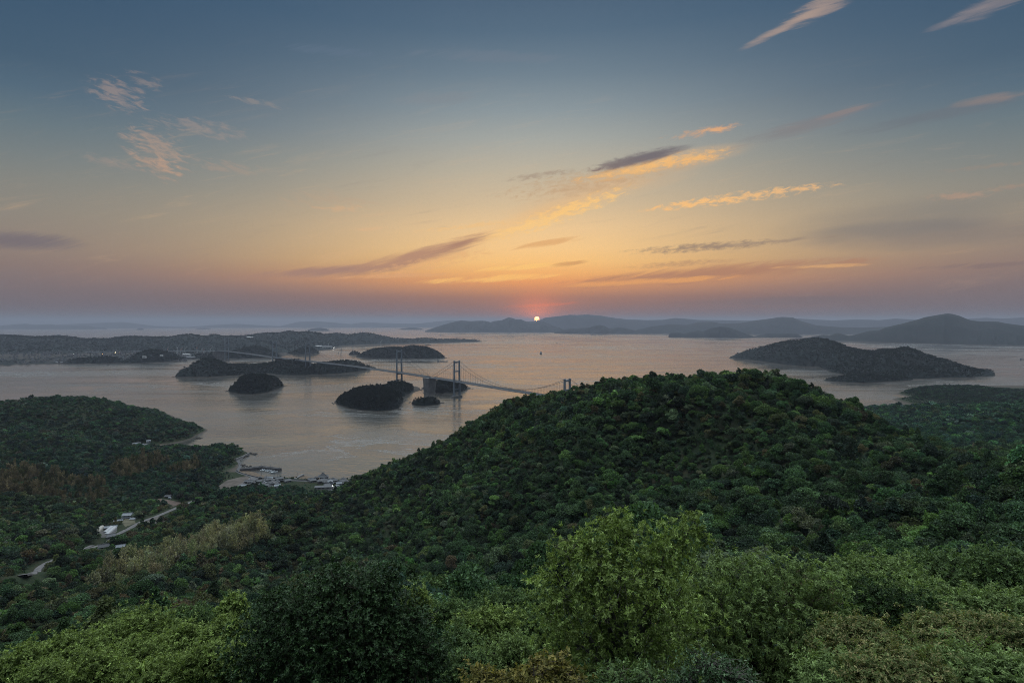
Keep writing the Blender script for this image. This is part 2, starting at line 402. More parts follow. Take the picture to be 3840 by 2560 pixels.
# ------------------------------------------------------------------ sea
def sea_material():
    m = bpy.data.materials.new('sea_water'); m.use_nodes = True
    t = m.node_tree; b = t.nodes['Principled BSDF']
    b.inputs['Base Color'].default_value = (0.060, 0.058, 0.052, 1)
    b.inputs['IOR'].default_value = 1.95
    b.inputs['Specular IOR Level'].default_value = 0.5
    pos = N(t, 'ShaderNodeNewGeometry').outputs['Position']
    curr = noise(t, mapped(t, pos, rot=rad(-14), scale=(1 / 620, 1 / 260, 1)), 1.0, 8, 0.66, 1.2)      # tidal streams
    slick = noise(t, mapped(t, pos, rot=rad(10), scale=(1 / 2600, 1 / 700, 1)), 1.0, 4, 0.5, 0.6)      # smooth and ruffled patches
    ruff = SMOOTH(t, M(t, 'MULTIPLY_ADD', curr, 0.7, M(t, 'MULTIPLY', slick, 0.5)), 0.42, 0.78)
    line = M(t, 'SUBTRACT', 1.0, SMOOTH(t, M(t, 'ABSOLUTE', M(t, 'SUBTRACT', curr, 0.5)), 0.0, 0.022))   # seams between streams
    line = M(t, 'MULTIPLY', line, SMOOTH(t, slick, 0.42, 0.62, 0.0, 0.7))
    t.links.new(M(t, 'ADD', SMOOTH(t, ruff, 0, 1, 0.07, 0.27), M(t, 'MULTIPLY', line, 0.16)), b.inputs['Roughness'])
    w1 = noise(t, mapped(t, pos, rot=rad(20), scale=(1 / 26, 1 / 11, 1)), 1.0, 3, 0.6)
    w2 = noise(t, mapped(t, pos, rot=rad(-8), scale=(1 / 120, 1 / 46, 1)), 1.0, 4, 0.6, 0.5)
    hgt = M(t, 'ADD', M(t, 'MULTIPLY', w1, M(t, 'MULTIPLY_ADD', ruff, 0.5, 0.25)), M(t, 'MULTIPLY', w2, 1.5))
    hgt = M(t, 'ADD', hgt, M(t, 'ADD', M(t, 'MULTIPLY', line, 0.8), M(t, 'MULTIPLY', curr, 8.0)))
    bn = N(t, 'ShaderNodeBump', inp={'Strength': 1.0, 'Distance': 0.5}); t.links.new(hgt, bn.inputs['Height'])
    t.links.new(bn.outputs[0], b.inputs['Normal'])
    return m
rr = np.concatenate([[0], np.geomspace(60, 74000, 150)]); na = 240
aa = np.linspace(0, 2 * math.pi, na, endpoint=False)
gx, gy = np.outer(rr, np.sin(aa)), np.outer(rr, np.cos(aa))
sv = np.stack([gx, gy, seaz(gx, gy)], -1).reshape(-1, 3)
i, j = np.meshgrid(np.arange(len(rr) - 1), np.arange(na), indexing='ij')
sf = np.stack([i * na + j, i * na + (j + 1) % na, (i + 1) * na + (j + 1) % na, (i + 1) * na + j], -1).reshape(-1, 4)[:, ::-1]
tag(link('sea', mesh_np('sea', sv, sf, True), sea_material()), 'calm grey sea strait reflecting the orange sunset', 'sea', kind='structure')

# ------------------------------------------------------------------ haze
HZ = 78000.0
hz = MB().box(-HZ, -HZ, -480, HZ, HZ, 620).build('haze', [])
hm = bpy.data.materials.new('haze_air'); hm.use_nodes = True
hm.node_tree.nodes.clear()
pv = N(hm.node_tree, 'ShaderNodeVolumePrincipled', inp={'Density': HAZE, 'Color': (0.42, 0.45, 0.54, 1), 'Anisotropy': 0.3})
ho = N(hm.node_tree, 'ShaderNodeOutputMaterial'); hm.node_tree.links.new(pv.outputs[0], ho.inputs['Volume'])
hz.data.materials.append(hm)
tag(hz, 'blue grey evening haze over the strait', 'haze', kind='stuff')

# ------------------------------------------------------------------ leafy crowns used by the woods
def leaf_cards(c, d, n, L, W):
    """folded rhombic leaves: c base, d axis, n normal (arrays)"""
    d = d / np.maximum(np.linalg.norm(d, axis=1, keepdims=True), 1e-6)
    s = np.cross(d, n); s /= np.maximum(np.linalg.norm(s, axis=1, keepdims=True), 1e-6)
    nn = np.cross(s, d)
    L = np.reshape(L, (-1, 1)); W = np.reshape(W, (-1, 1))
    v = np.stack([c, c + d * L * 0.45 + s * W * 0.5 + nn * L * 0.07, c + d * L - nn * L * 0.06, c + d * L * 0.45 - s * W * 0.5 + nn * L * 0.07], 1)
    k = np.arange(len(c))[:, None] * 4
    f = np.concatenate([k + [[0, 1, 2]], k + [[0, 2, 3]]], 0)
    return v.reshape(-1, 3), f
def unit(n, g=rng):
    v = g.normal(size=(n, 3)); return v / np.linalg.norm(v, axis=1, keepdims=True)
def crown_mesh(name, seed, n, size, R=3.7, H=8.5, lobes=13, flat=0.8, jag=0.2, cone=False, lop=0.0):
    g = np.random.default_rng(seed)
    cz = H - R * flat
    lc, lr = [(0, 0, cz + 0.3)], [R * 0.62]
    for k in range(lobes):
        a = 2.4 * k + g.uniform(-.5, .5); e = g.uniform(-0.35, 1.25); q = R * g.uniform(0.5, 0.78)
        q *= 1 + lop * math.cos(a - 1.0)
        if cone: e = 1.3 - 1.7 * k / lobes; q = R * (.15 + .75 * k / lobes)
        lc.append((math.cos(a) * math.cos(e) * q, math.sin(a) * math.cos(e) * q, (H * (.98 - .75 * k / lobes) if cone else cz + math.sin(e) * q * flat + lop * R * .5 * math.cos(a - 1.0)))); lr.append(R * (.2 + .28 * k / lobes) if cone else R * g.uniform(0.24, 0.52))
    lc, lr = np.array(lc), np.array(lr)
    pick = g.choice(len(lr), size=n * 3, p=lr ** 2 / (lr ** 2).sum())
    u = unit(n * 3, g); u[:, 2] = np.abs(u[:, 2]) * 0.9 + u[:, 2] * 0.1 - 0.12
    p = lc[pick] + u * (lr[pick] * g.uniform(1 - jag, 1.06, n * 3))[:, None]
    dist = np.linalg.norm(p[:, None] - lc[None], axis=2) / lr[None]
    dist[np.arange(len(p)), pick] = 9
    keep = np.where(dist.min(1) > 0.8)[0][:n]
    p, u = p[keep], u[keep]
    m = len(p)
    d = u * 0.7 + unit(m, g) * 0.9 + [0, 0, -0.15]
    nn = u + unit(m, g) * 0.7 + [0, 0, 0.3]
    s = size * g.uniform(0.7, 1.35, m)
    return leaf_cards(p - d * 0.2 * size, d, nn, s, s * g.uniform(0.5, 0.8, m))
MAT_LEAF = leaf_mat('woodland_leaves')
MAT_BARK = mat('bark', (0.07, 0.055, 0.045), 0.9, 0.5, 6.0)
def trunk_mesh(name, H=6.0, r=0.16):
    b = MB().tube([(0, 0, -0.6), (0.05, 0, H * 0.4), (-0.08, 0.1, H * 0.8)], [r * 1.3, r, r * 0.5], 6)
    for a in (0.4, 2.6, 4.4): b.tube([(0, 0, H * 0.45), (math.cos(a) * 1.4, math.sin(a) * 1.4, H * 0.85)], [r * 0.5, r * 0.2], 4)
    return b.mesh(name)
def proto_coll(name, metas):
    c = bpy.data.collections.new(name)
    for k, me in enumerate(metas):
        o = bpy.data.objects.new('%s_%02d' % (name, k), me); c.objects.link(o)
        if not me.materials: me.materials.append(MAT_LEAF)
    return c

SHAPES = [dict(R=3.5, H=8.4, lobes=13), dict(R=4.1, H=7.6, lobes=11, flat=.6, lop=.35), dict(R=3.2, H=9.6, lobes=12, lop=.2), dict(R=4.3, H=8.6, lobes=17, flat=.7, jag=.4), dict(R=3.0, H=8.0, lobes=8, lop=.5, jag=.35), dict(R=3.8, H=9.2, lobes=10, flat=.95, jag=.3), dict(R=2.5, H=10.5, lobes=12, cone=True, flat=1.0), dict(R=3.6, H=7.4, lobes=9, lop=.6, flat=.7)]
LOD1 = [mesh_np('crown', *crown_mesh('c', 200 + k, 1700, 0.56, **q)) for k, q in enumerate(SHAPES)]
LOD2 = [mesh_np('crown', *crown_mesh('c', 300 + k, 480, 1.0, **q)) for k, q in enumerate(SHAPES)]
LOD0 = [mesh_np('crown', *crown_mesh('c', 100 + k, 4400, 0.33, **q)) for k, q in enumerate(SHAPES)]
LOD3 = [mesh_np('crown', *crown_mesh('c', 400 + k, 110, 2.1, R=3.8, H=8.0, lobes=6)) for k in range(4)]
def bamboo_mesh(seed):
    g = np.random.default_rng(seed); n = 330
    stems = g.normal(size=(9, 2)) * 0.9
    k = g.integers(0, 9, n); h = g.uniform(0.25, 1, n) ** 0.7; H = 9.5 + g.normal(size=9) * 0.8
    p = np.stack([stems[k, 0] + g.normal(size=n) * 0.55 * (1.2 - h), stems[k, 1] + g.normal(size=n) * 0.55 * (1.2 - h), H[k] * h], 1)
    d = unit(n, g) * 0.6 + [0, 0, 0.75]
    return leaf_cards(p, d, unit(n, g), g.uniform(0.7, 1.4, n), g.uniform(0.22, 0.45, n))
BAMB = [mesh_np('bamboo', *bamboo_mesh(500 + k)) for k in range(4)]
for me in LOD0 + LOD1 + LOD2 + LOD3 + BAMB: me.materials.append(MAT_LEAF)
C_L1, C_L2, C_L3, C_BB = (proto_coll(n, m) for n, m in (('crown_near', LOD1), ('crown_mid', LOD2), ('crown_far', LOD3), ('bamboo_clump', BAMB)))

def scatter_tree(coll):
    ng = bpy.data.node_groups.new('scatter_' + coll.name, 'GeometryNodeTree')
    ng.interface.new_socket('Geometry', in_out='INPUT', socket_type='NodeSocketGeometry')
    ng.interface.new_socket('Geometry', in_out='OUTPUT', socket_type='NodeSocketGeometry')
    gi, go = ng.nodes.new('NodeGroupInput'), ng.nodes.new('NodeGroupOutput')
    ip = ng.nodes.new('GeometryNodeInstanceOnPoints')
    ci = ng.nodes.new('GeometryNodeCollectionInfo')
    ci.inputs['Collection'].default_value = coll
    ci.inputs['Separate Children'].default_value = True; ci.inputs['Reset Children'].default_value = True
    def na_(nm, ty):
        n = ng.nodes.new('GeometryNodeInputNamedAttribute'); n.data_type = ty; n.inputs['Name'].default_value = nm
        return n.outputs[0]
    L = ng.links.new
    L(gi.outputs[0], ip.inputs['Points']); L(ci.outputs[0], ip.inputs['Instance'])
    ip.inputs['Pick Instance'].default_value = True
    L(na_('idx', 'INT'), ip.inputs['Instance Index']); L(na_('rot', 'FLOAT_VECTOR'), ip.inputs['Rotation']); L(na_('scl', 'FLOAT_VECTOR'), ip.inputs['Scale'])
    L(ip.outputs[0], go.inputs[0])
    return ng
NG = {}
def scatter(name, label, coll, pts, scl, tint, cat='woodland', vz=None):
    n = len(pts)
    me = bpy.data.meshes.new(name)
    me.vertices.add(n); me.vertices.foreach_set('co', np.asarray(pts, np.float32).ravel())
    def att(nm, ty, key, val):
        a = me.attributes.new(nm, ty, 'POINT'); a.data.foreach_set(key, val.ravel())
    rot = np.zeros((n, 3), np.float32); rot[:, 2] = rng.uniform(0, 6.28, n); rot[:, :2] = rng.normal(size=(n, 2)) * 0.08
    s3 = np.stack([scl * rng.uniform(.85, 1.25, n), scl * rng.uniform(.85, 1.25, n), scl * rng.uniform(0.75, 1.3, n)], 1).astype(np.float32)
    att('rot', 'FLOAT_VECTOR', 'vector', rot); att('scl', 'FLOAT_VECTOR', 'vector', s3)
    att('idx', 'INT', 'value', rng.integers(0, len(coll.objects), n).astype(np.int32))
    att('tint', 'FLOAT_COLOR', 'color', np.concatenate([tint, np.ones((n, 1))], 1).astype(np.float32))
    o = link(name, me)
    md = o.modifiers.new('scatter', 'NODES')
    if coll.name not in NG: NG[coll.name] = scatter_tree(coll)
    md.node_group = NG[coll.name]
    return tag(o, label, cat, kind='stuff')
PAL = np.array([(.042, .076, .042), (.054, .098, .046), (.078, .135, .046), (.105, .135, .090), (.080, .092, .044), (.088, .078, .050), (.030, .052, .038)]) * 1.12
def tints(x, y, w, seed=0, amp=0.28, scale=55.0):
    """tree colours: neighbours tend to be of one kind"""
    n = len(x)
    pf = np.cumsum(np.array(w, float) / np.sum(w))
    q = np.clip(vnoise(x / scale, y / scale, seed) * 0.9 + 0.5 + rng.normal(size=n) * 0.26, 0, 0.999)
    q = np.argsort(np.argsort(q)) / max(n, 1)
    k = np.searchsorted(pf, q).clip(0, len(PAL) - 1)
    perm = rng.random(n) < 0.35
    k = np.where(perm, np.searchsorted(pf, rng.random(n)).clip(0, len(PAL) - 1), k)
    return PAL[k] * np.exp(rng.normal(size=(n, 1)) * amp) * np.exp(rng.normal(size=(n, 3)) * 0.06), k

# ------------------------------------------------------------------ islands and far hills
def hill(name, label, prof, base, thick=300, spine=None, canopy=6, nu=140, nv=14, plain=0.0, open_l=False, open_r=False, rough=0.22, m=None,
         trees=0, coll=None, pal=(3, 3, 1, .5, 1, .6, 4), tscale=1.0, seed=0, cat='island', steep=2.0, tree_label=None, back=1.0):
    pp, pt = np.array(prof, float).T; bp, bt = np.array(base, float).T
    px = np.linspace(pp[0], pp[-1], nu)
    yt, yw = np.interp(px, pp, pt), np.interp(px, bp, bt)
    s = (px - px[0]) / (px[-1] - px[0])
    tap = np.ones_like(s)
    if not open_l: tap = tap * np.clip(s * 4, 0, 1) ** 0.5
    if not open_r: tap = tap * np.clip((1 - s) * 4, 0, 1) ** 0.5
    fx, fy, _ = level(px, yw)
    if spine is None: Ds = fy + thick * 0.5 * (0.06 + 0.94 * tap)
    elif np.ndim(spine) == 0: Ds = np.full_like(px, float(spine))
    else: Ds = np.interp(px, *np.array(spine, float).T)
    half = np.maximum(Ds - fy, 4.0)
    sx, sy, sz = at(px, yt, Ds)
    h = np.maximum(sz - seaz(sx, sy) - canopy * np.minimum(1, tap * 1.5), 0.3)
    u = (px - 1920) / FPX
    vv = np.concatenate([-np.linspace(1, 0, nv + 1), np.linspace(0, 1, nv + 1)[1:]])
    t = 1 - np.abs(vv)
    pf = 1 - (1 - t) ** steep
    if plain:
        q = np.clip((t - plain) / (1 - plain), 0, 1); q = q * q * (3 - 2 * q)
        pf = np.where(vv < 0, 0.03 * np.minimum(1, t * 20) + 0.97 * q, pf)
    wob = 1 + 0.10 * fbm(px / 60.0, px * 0 + seed, seed, 3)
    D = Ds[:, None] + vv[None] * (half * wob)[:, None] * np.where(vv > 0, back, 1.0)[None]
    X = (sx / sy)[:, None] * D
    Y = D
    ns = max(60.0, float(np.mean(half)) * 0.5)
    nz = fbm(X / ns, Y / ns, seed + 5, 4)
    gul = -np.abs(fbm(X / (ns * 1.3), Y / (ns * 1.3), seed + 9, 3))
    z = h[:, None] * (pf[None] + rough * (nz + 0.6 * gul + 0.12) * 4 * pf[None] * (1 - pf[None]) * 1.0)
    fine = np.minimum(h, 5.0)[:, None] * 0.6 * fbm(X / 22, Y / 22, seed + 3, 2) * np.minimum(1, pf[None] * 4)
    Z = seaz(X, Y) + z + fine - 3.0 * (pf[None] < 1e-6)
    if plain: Z = np.where((t[None] > .035) & (tap[:, None] > .3), np.maximum(Z, seaz(X, Y) + 4.5 + 2.5 * fbm(X / 60, Y / 60, seed, 2)), Z)
    if not open_l: Z[0] = seaz(X[0], Y[0]) - 3
    if not open_r: Z[-1] = seaz(X[-1], Y[-1]) - 3
    nn = len(vv)
    v = np.stack([X, Y, Z], -1).reshape(-1, 3)
    i, j = np.meshgrid(np.arange(nu - 1), np.arange(nn - 1), indexing='ij')
    f = np.stack([i * nn + j, (i + 1) * nn + j, (i + 1) * nn + j + 1, i * nn + j + 1], -1).reshape(-1, 4)
    o = tag(link(name, mesh_np(name, v, f, True), m or MAT_FARWOOD), label, cat, kind='structure')
    if trees:
        pu = rng.uniform(0, nu - 1.001, trees * 2); pv_ = rng.uniform(0, nn - 1.001, trees * 2)
        wgt = (half * tap)[pu.astype(int)]; keep = rng.random(len(pu)) < wgt / wgt.max(); pu, pv_ = pu[keep], pv_[keep]
        i0, j0 = pu.astype(int), pv_.astype(int); a, b = (pu - i0)[:, None], (pv_ - j0)[:, None]
        G = np.stack([X, Y, Z], -1)
        p = (G[i0, j0] * (1 - a) + G[i0 + 1, j0] * a) * (1 - b) + (G[i0, j0 + 1] * (1 - a) + G[i0 + 1, j0 + 1] * a) * b
        hh = p[:, 2] - seaz(p[:, 0], p[:, 1])
        p = p[hh > (1.2 if plain else 2.2)]
        if plain: p = p[rng.random(len(p)) < np.clip((p[:, 2] - seaz(p[:, 0], p[:, 1]) - 9) / 14 + 0.38, 0, 1)]
        sc = tscale * rng.choice([.6, .85, 1.1, 1.6], len(p), p=[.3, .35, .22, .13]) * np.clip((p[:, 2] - seaz(p[:, 0], p[:, 1])) / 12 + 0.35, 0.4, 1)
        p[:, 2] -= 1.5 * sc
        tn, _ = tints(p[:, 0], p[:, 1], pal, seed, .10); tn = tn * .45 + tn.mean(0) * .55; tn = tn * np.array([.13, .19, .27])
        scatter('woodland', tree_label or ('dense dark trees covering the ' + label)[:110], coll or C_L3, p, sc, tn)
    return o
MAT_FARWOOD = wood_land_mat('far_woodland', (.006, .012, .012), (.010, .016, .015), (.012, .015, .014))
MAT_FARHILL = wood_land_mat('far_hillside', (.006, .010, .011), (.011, .016, .015), (.014, .016, .014), rock=False, scale=0.004)
W = lambda *a: list(zip(a[::2], a[1::2]))

# far ranges, farthest first
hill('mountain', 'faint low mountain range along the left horizon', W(60,1224, 306,1213, 460,1207, 580,1222, 700,1226, 800,1218, 886,1214, 1049,1223, 1120,1206, 1187,1205, 1243,1208, 1314,1215, 1365,1208, 1437,1211, 1560,1214, 1640,1205, 1700,1200, 1800,1210, 1900,1222),
     [(0, 1228), (2000, 1228)], spine=40000, canopy=0, m=MAT_FARHILL, nu=200, nv=5, rough=0.1, cat='mountain', seed=1)
hill('mountain', 'long pale mountain range on the far right horizon', W(2380,1226, 2500,1206, 2597,1199, 2700,1200, 2800,1202, 2990,1194, 3060,1198, 3127,1201, 3212,1197, 3298,1200, 3355,1194, 3423,1198, 3520,1203, 3645,1194, 3697,1191, 3754,1194, 3840,1190, 4000,1186, 4300,1200, 4600,1215),
     [(2300, 1236), (4700, 1236)], spine=26000, canopy=0, m=MAT_FARHILL, nu=200, nv=5, rough=0.1, cat='mountain', seed=2, open_r=True)
hill('mountain', 'broad mountain behind which the sun is setting', W(1900,1215, 1966,1206, 2004,1203.5, 2030,1198, 2044,1191, 2072,1188, 2108,1184, 2136,1180, 2165,1181, 2202,1179, 2253,1183.5, 2296,1191, 2350,1197, 2426,1200, 2483,1199, 2532,1192, 2597,1197, 2650,1203, 2720,1212, 2800,1222),
     [(1850, 1237), (2850, 1237)], spine=24000, canopy=0, m=MAT_FARHILL, nu=200, nv=6, rough=0.12, cat='mountain', seed=3)
hill('island', 'hazy long island low on the far left horizon', W(-350,1220, -150,1214, 0,1221, 51,1216, 97,1213, 133,1218, 194,1215, 214,1219, 255,1221, 327,1221, 357,1226, 403,1230),
     [(-400, 1233.7), (420, 1233.7)], thick=2200, canopy=0, m=MAT_FARHILL, nv=5, seed=4, open_l=True)
for px0, px1, yt, yb, lb in ((510, 541, 1230, 1236.7, 'tiny hazy islet right of the long far left island'), (568, 604, 1225.5, 1229.8, 'faintest small islet on the left horizon'), (730, 793, 1229, 1233.8, 'thin flat far islet above the left hills'),
                             (1146, 1239, 1229, 1240.3, 'dark flat topped islet above the bridge towers'), (1490, 1592, 1228, 1236, 'low two humped islet beside the dark central island')):
    w = px1 - px0
    hill('islet', lb, W(px0, yb, px0 + w * .18, yt + (yb - yt) * .4, px0 + w * .4, yt + .6, px0 + w * .62, yt, px0 + w * .85, yt + (yb - yt) * .3, px1, yb), [(px0, yb), (px1, yb)], thick=w * 5, canopy=0, m=MAT_FARHILL, nu=40, nv=4, seed=px0)
hill('islet', 'small rounded island peeping over the left ridge', W(201, 1264, 209, 1257, 218, 1253, 226, 1253.5, 234, 1259, 240, 1264), [(200, 1265), (241, 1265)], thick=350, canopy=0, m=MAT_FARHILL, nu=40, nv=5, seed=77)
hill('island', 'dark island with pointed hills left of the sun', W(1592,1241, 1620,1231, 1651,1221, 1687,1210, 1728,1201, 1765,1204, 1800,1202, 1820,1203, 1840,1208, 1851,1204, 1883,1200, 1896,1194, 1908,1190, 1920,1192, 1934,1197, 1953,1197, 1970,1204, 1993,1212, 2010,1209, 2031,1204, 2040,1206, 2068,1220, 2098,1228.5, 2115,1236, 2140,1244),
     [(1592, 1244.5), (2150, 1246)], thick=2600, canopy=0, m=MAT_FARHILL, nu=220, nv=10, rough=0.3, seed=6)
hill('island', 'hazy ridge island with a peaked summit right of the sun', W(2380,1240, 2401,1233, 2442,1224, 2508,1216, 2573,1218, 2614,1208, 2671,1206, 2704,1213, 2777,1211, 2842,1200, 2891,1194, 2918,1189, 2932,1188, 2973,1190, 3006,1204, 3063,1220, 3145,1226, 3226,1228, 3350,1224, 3450,1240),
     [(2380, 1251), (3000, 1253), (3450, 1255)], thick=3200, canopy=0, m=MAT_FARHILL, nu=220, nv=10, rough=0.3, seed=8)
hill('island', 'low dark chain of small hills below the sunset mountain', W(2076,1249, 2095,1242, 2115,1235, 2140,1231, 2158,1231.5, 2174,1230, 2193,1228.6, 2208,1228, 2227,1222, 2248.6,1218, 2268,1222, 2285,1232, 2300,1229, 2318,1226, 2340,1229, 2377,1237, 2410,1243, 2440,1249),
     [(2076, 1249.8), (2440, 1252.5)], thick=900, canopy=0, m=MAT_FARHILL, nu=180, nv=8, rough=0.3, seed=7)
hill('island', 'dark low island in front of the hazy ridge', W(2506,1262, 2509,1252, 2517,1248, 2551,1247, 2566,1251, 2591,1242, 2620,1239.6, 2636,1243, 2665,1231, 2699,1224, 2728,1226.5, 2768,1239.6, 2796,1251, 2830,1262, 2900,1264),
     [(2506, 1264), (2700, 1266), (2900, 1267)], thick=800, canopy=0, m=MAT_FARHILL, nu=180, nv=8, rough=0.3, seed=9)
hill('islet', 'small low twin islet beside the dark low island', W(2820,1263, 2853,1254, 2875,1249, 2910,1251, 2950,1249, 2990,1251, 3010,1263), [(2810, 1264), (3010, 1265)], thick=500, canopy=0, m=MAT_FARHILL, nu=80, nv=6, seed=10)
hill('mountain', 'tall blue island mountain at the right edge', W(2960,1268, 3024,1266, 3087,1254, 3112,1256, 3141,1247, 3184,1258, 3206,1254, 3258,1240, 3298,1237, 3320,1226.5, 3389,1211, 3440,1197, 3469,1188, 3514,1180, 3554,1174, 3575,1177, 3594,1182, 3640,1200, 3674,1204, 3742,1205, 3771,1211, 3840,1220, 3980,1235, 4150,1240, 4400,1262),
     [(2960, 1268), (3060, 1274), (3144, 1279.5), (3412, 1288), (3640, 1294), (3840, 1297), (4400, 1300)], spine=[(2960, 10500), (3200, 9400), (3554, 9200), (4400, 9000)], canopy=4, nu=260, nv=18, rough=0.35, seed=12, m=MAT_FARWOOD, cat='mountain', open_r=True)
# the land across the strait, left
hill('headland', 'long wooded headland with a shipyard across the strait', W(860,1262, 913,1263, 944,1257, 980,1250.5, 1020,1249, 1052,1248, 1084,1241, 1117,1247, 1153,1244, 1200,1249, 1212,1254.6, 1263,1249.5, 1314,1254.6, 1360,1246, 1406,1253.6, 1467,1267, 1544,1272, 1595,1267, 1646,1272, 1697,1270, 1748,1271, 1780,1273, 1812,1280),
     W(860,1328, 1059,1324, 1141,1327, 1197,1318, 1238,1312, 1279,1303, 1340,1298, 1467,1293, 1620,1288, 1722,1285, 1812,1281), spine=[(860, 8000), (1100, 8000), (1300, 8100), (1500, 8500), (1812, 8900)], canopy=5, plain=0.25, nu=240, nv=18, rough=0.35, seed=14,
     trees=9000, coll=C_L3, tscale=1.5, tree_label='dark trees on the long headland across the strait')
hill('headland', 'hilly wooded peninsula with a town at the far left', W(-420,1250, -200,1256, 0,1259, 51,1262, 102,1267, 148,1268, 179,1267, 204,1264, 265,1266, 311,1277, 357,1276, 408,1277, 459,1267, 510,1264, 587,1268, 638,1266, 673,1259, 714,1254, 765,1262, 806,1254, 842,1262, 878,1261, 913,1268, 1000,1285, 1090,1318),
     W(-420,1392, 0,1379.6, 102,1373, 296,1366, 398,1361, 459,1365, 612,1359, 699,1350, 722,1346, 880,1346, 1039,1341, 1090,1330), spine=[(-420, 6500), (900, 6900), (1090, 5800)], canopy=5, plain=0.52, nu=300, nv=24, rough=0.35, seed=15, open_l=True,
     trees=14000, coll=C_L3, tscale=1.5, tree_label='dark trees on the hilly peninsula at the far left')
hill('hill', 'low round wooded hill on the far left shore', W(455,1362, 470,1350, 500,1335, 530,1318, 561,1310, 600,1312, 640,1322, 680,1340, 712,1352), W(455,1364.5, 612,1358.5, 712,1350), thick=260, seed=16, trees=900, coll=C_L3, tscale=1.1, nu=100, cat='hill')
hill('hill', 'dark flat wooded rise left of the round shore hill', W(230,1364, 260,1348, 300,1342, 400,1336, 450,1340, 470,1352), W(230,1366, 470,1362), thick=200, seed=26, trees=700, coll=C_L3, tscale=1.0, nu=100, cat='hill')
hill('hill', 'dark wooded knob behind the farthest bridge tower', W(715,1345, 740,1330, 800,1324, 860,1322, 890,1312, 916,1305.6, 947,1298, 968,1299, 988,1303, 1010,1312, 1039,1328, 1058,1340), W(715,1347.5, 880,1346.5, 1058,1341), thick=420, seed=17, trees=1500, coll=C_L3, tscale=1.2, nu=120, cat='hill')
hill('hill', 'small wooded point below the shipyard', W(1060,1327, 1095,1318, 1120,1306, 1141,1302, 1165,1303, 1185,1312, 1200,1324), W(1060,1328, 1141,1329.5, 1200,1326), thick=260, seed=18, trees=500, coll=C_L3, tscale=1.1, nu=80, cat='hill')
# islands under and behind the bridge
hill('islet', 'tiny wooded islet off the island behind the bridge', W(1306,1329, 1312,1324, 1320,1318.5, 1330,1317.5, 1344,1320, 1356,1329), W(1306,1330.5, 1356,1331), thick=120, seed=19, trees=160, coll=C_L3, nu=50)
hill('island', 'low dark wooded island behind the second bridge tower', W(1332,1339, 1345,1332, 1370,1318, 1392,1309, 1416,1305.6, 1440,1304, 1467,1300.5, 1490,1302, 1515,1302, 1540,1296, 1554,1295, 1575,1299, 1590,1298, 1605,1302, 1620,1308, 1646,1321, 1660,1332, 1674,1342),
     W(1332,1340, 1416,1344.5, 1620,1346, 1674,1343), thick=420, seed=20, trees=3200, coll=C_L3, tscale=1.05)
hill('island', 'long wooded island the bridge crosses between two towers', W(655,1412, 664,1398, 676.5,1387, 696,1378, 717,1369, 735,1357, 753,1347, 778.6,1344, 800,1346, 814,1349, 845,1362, 866,1365, 886,1367, 916,1364, 937,1369, 967,1363, 1000,1361, 1034,1357, 1062,1354, 1090,1349, 1115,1347, 1151,1357, 1176.5,1366, 1212,1359, 1258,1354, 1290,1351, 1314,1350, 1340,1354, 1365,1366, 1390,1373, 1412,1380),
     W(655,1414, 779,1415, 860,1410, 998,1402.5, 1059,1408, 1161,1408, 1263,1402.5, 1355,1392, 1412,1382), spine=[(655, 3190), (760, 3380), (1000, 3560), (1150, 3520), (1300, 3560), (1412, 3760)], seed=21, trees=5200, coll=C_L3, tscale=0.95, nu=220, nv=16)
hill('island', 'steep dome shaped wooded islet nearest the left', W(852,1467, 866,1452, 886,1436, 898,1420, 911,1410, 930,1404, 947,1402.5, 975,1403, 1008,1407.7, 1027,1413, 1044,1423, 1057,1436, 1067,1448),
     W(852,1468, 875,1474, 896,1476, 947,1479.5, 1008,1471, 1045,1457, 1067,1449), thick=210, seed=22, trees=1700, coll=C_L2, tscale=0.8, steep=2.4)
hill('island', 'rear lobe of the wooded islet carrying a bridge tower', W(1420,1448, 1442,1446, 1460,1437, 1477.5,1432, 1495,1431.5, 1508,1433, 1526,1440, 1544,1448.5, 1560,1456, 1577,1462), W(1420,1492, 1480,1492, 1513,1490, 1545,1475, 1577,1463), thick=330, seed=23, trees=1100, coll=C_L2, tscale=0.75, open_l=True, steep=2.3)
hill('island', 'front lobe of the wooded islet, rounded brown and dark', W(1252,1511, 1262,1500, 1284,1482, 1305,1470, 1330,1459, 1350,1454, 1375,1450, 1400,1447, 1416,1446.5, 1440,1450, 1465,1459, 1485,1471, 1502,1486, 1515,1502),
     W(1252,1512, 1284,1524, 1314,1533, 1365,1540, 1416,1543, 1460,1540, 1493,1533, 1515,1504), thick=290, seed=24, trees=2600, coll=C_L2, tscale=0.8, pal=(3, 2, .4, .4, 2, 2, 4), steep=2.4)
hill('islet', 'small rocky wooded islet in front of the concrete pier', W(1542,1509, 1550,1501, 1559,1495, 1575,1491, 1595,1489, 1612,1490, 1636,1492, 1646,1499, 1655,1511), W(1542,1512, 1554,1521, 1595,1523, 1641,1518, 1655,1512), thick=70, seed=25, trees=260, coll=C_L2, tscale=0.55, nu=70, canopy=4)
hill('island', 'dark wooded islet behind the concrete pier', W(1580,1457, 1600,1440, 1625,1430, 1650,1425, 1697,1424, 1722,1434, 1742,1445, 1766,1457), W(1580,1459, 1620,1472, 1660,1477, 1697,1476.5, 1735,1468, 1766,1458), thick=240, seed=27, trees=1300, coll=C_L2, tscale=0.8, steep=2.3)
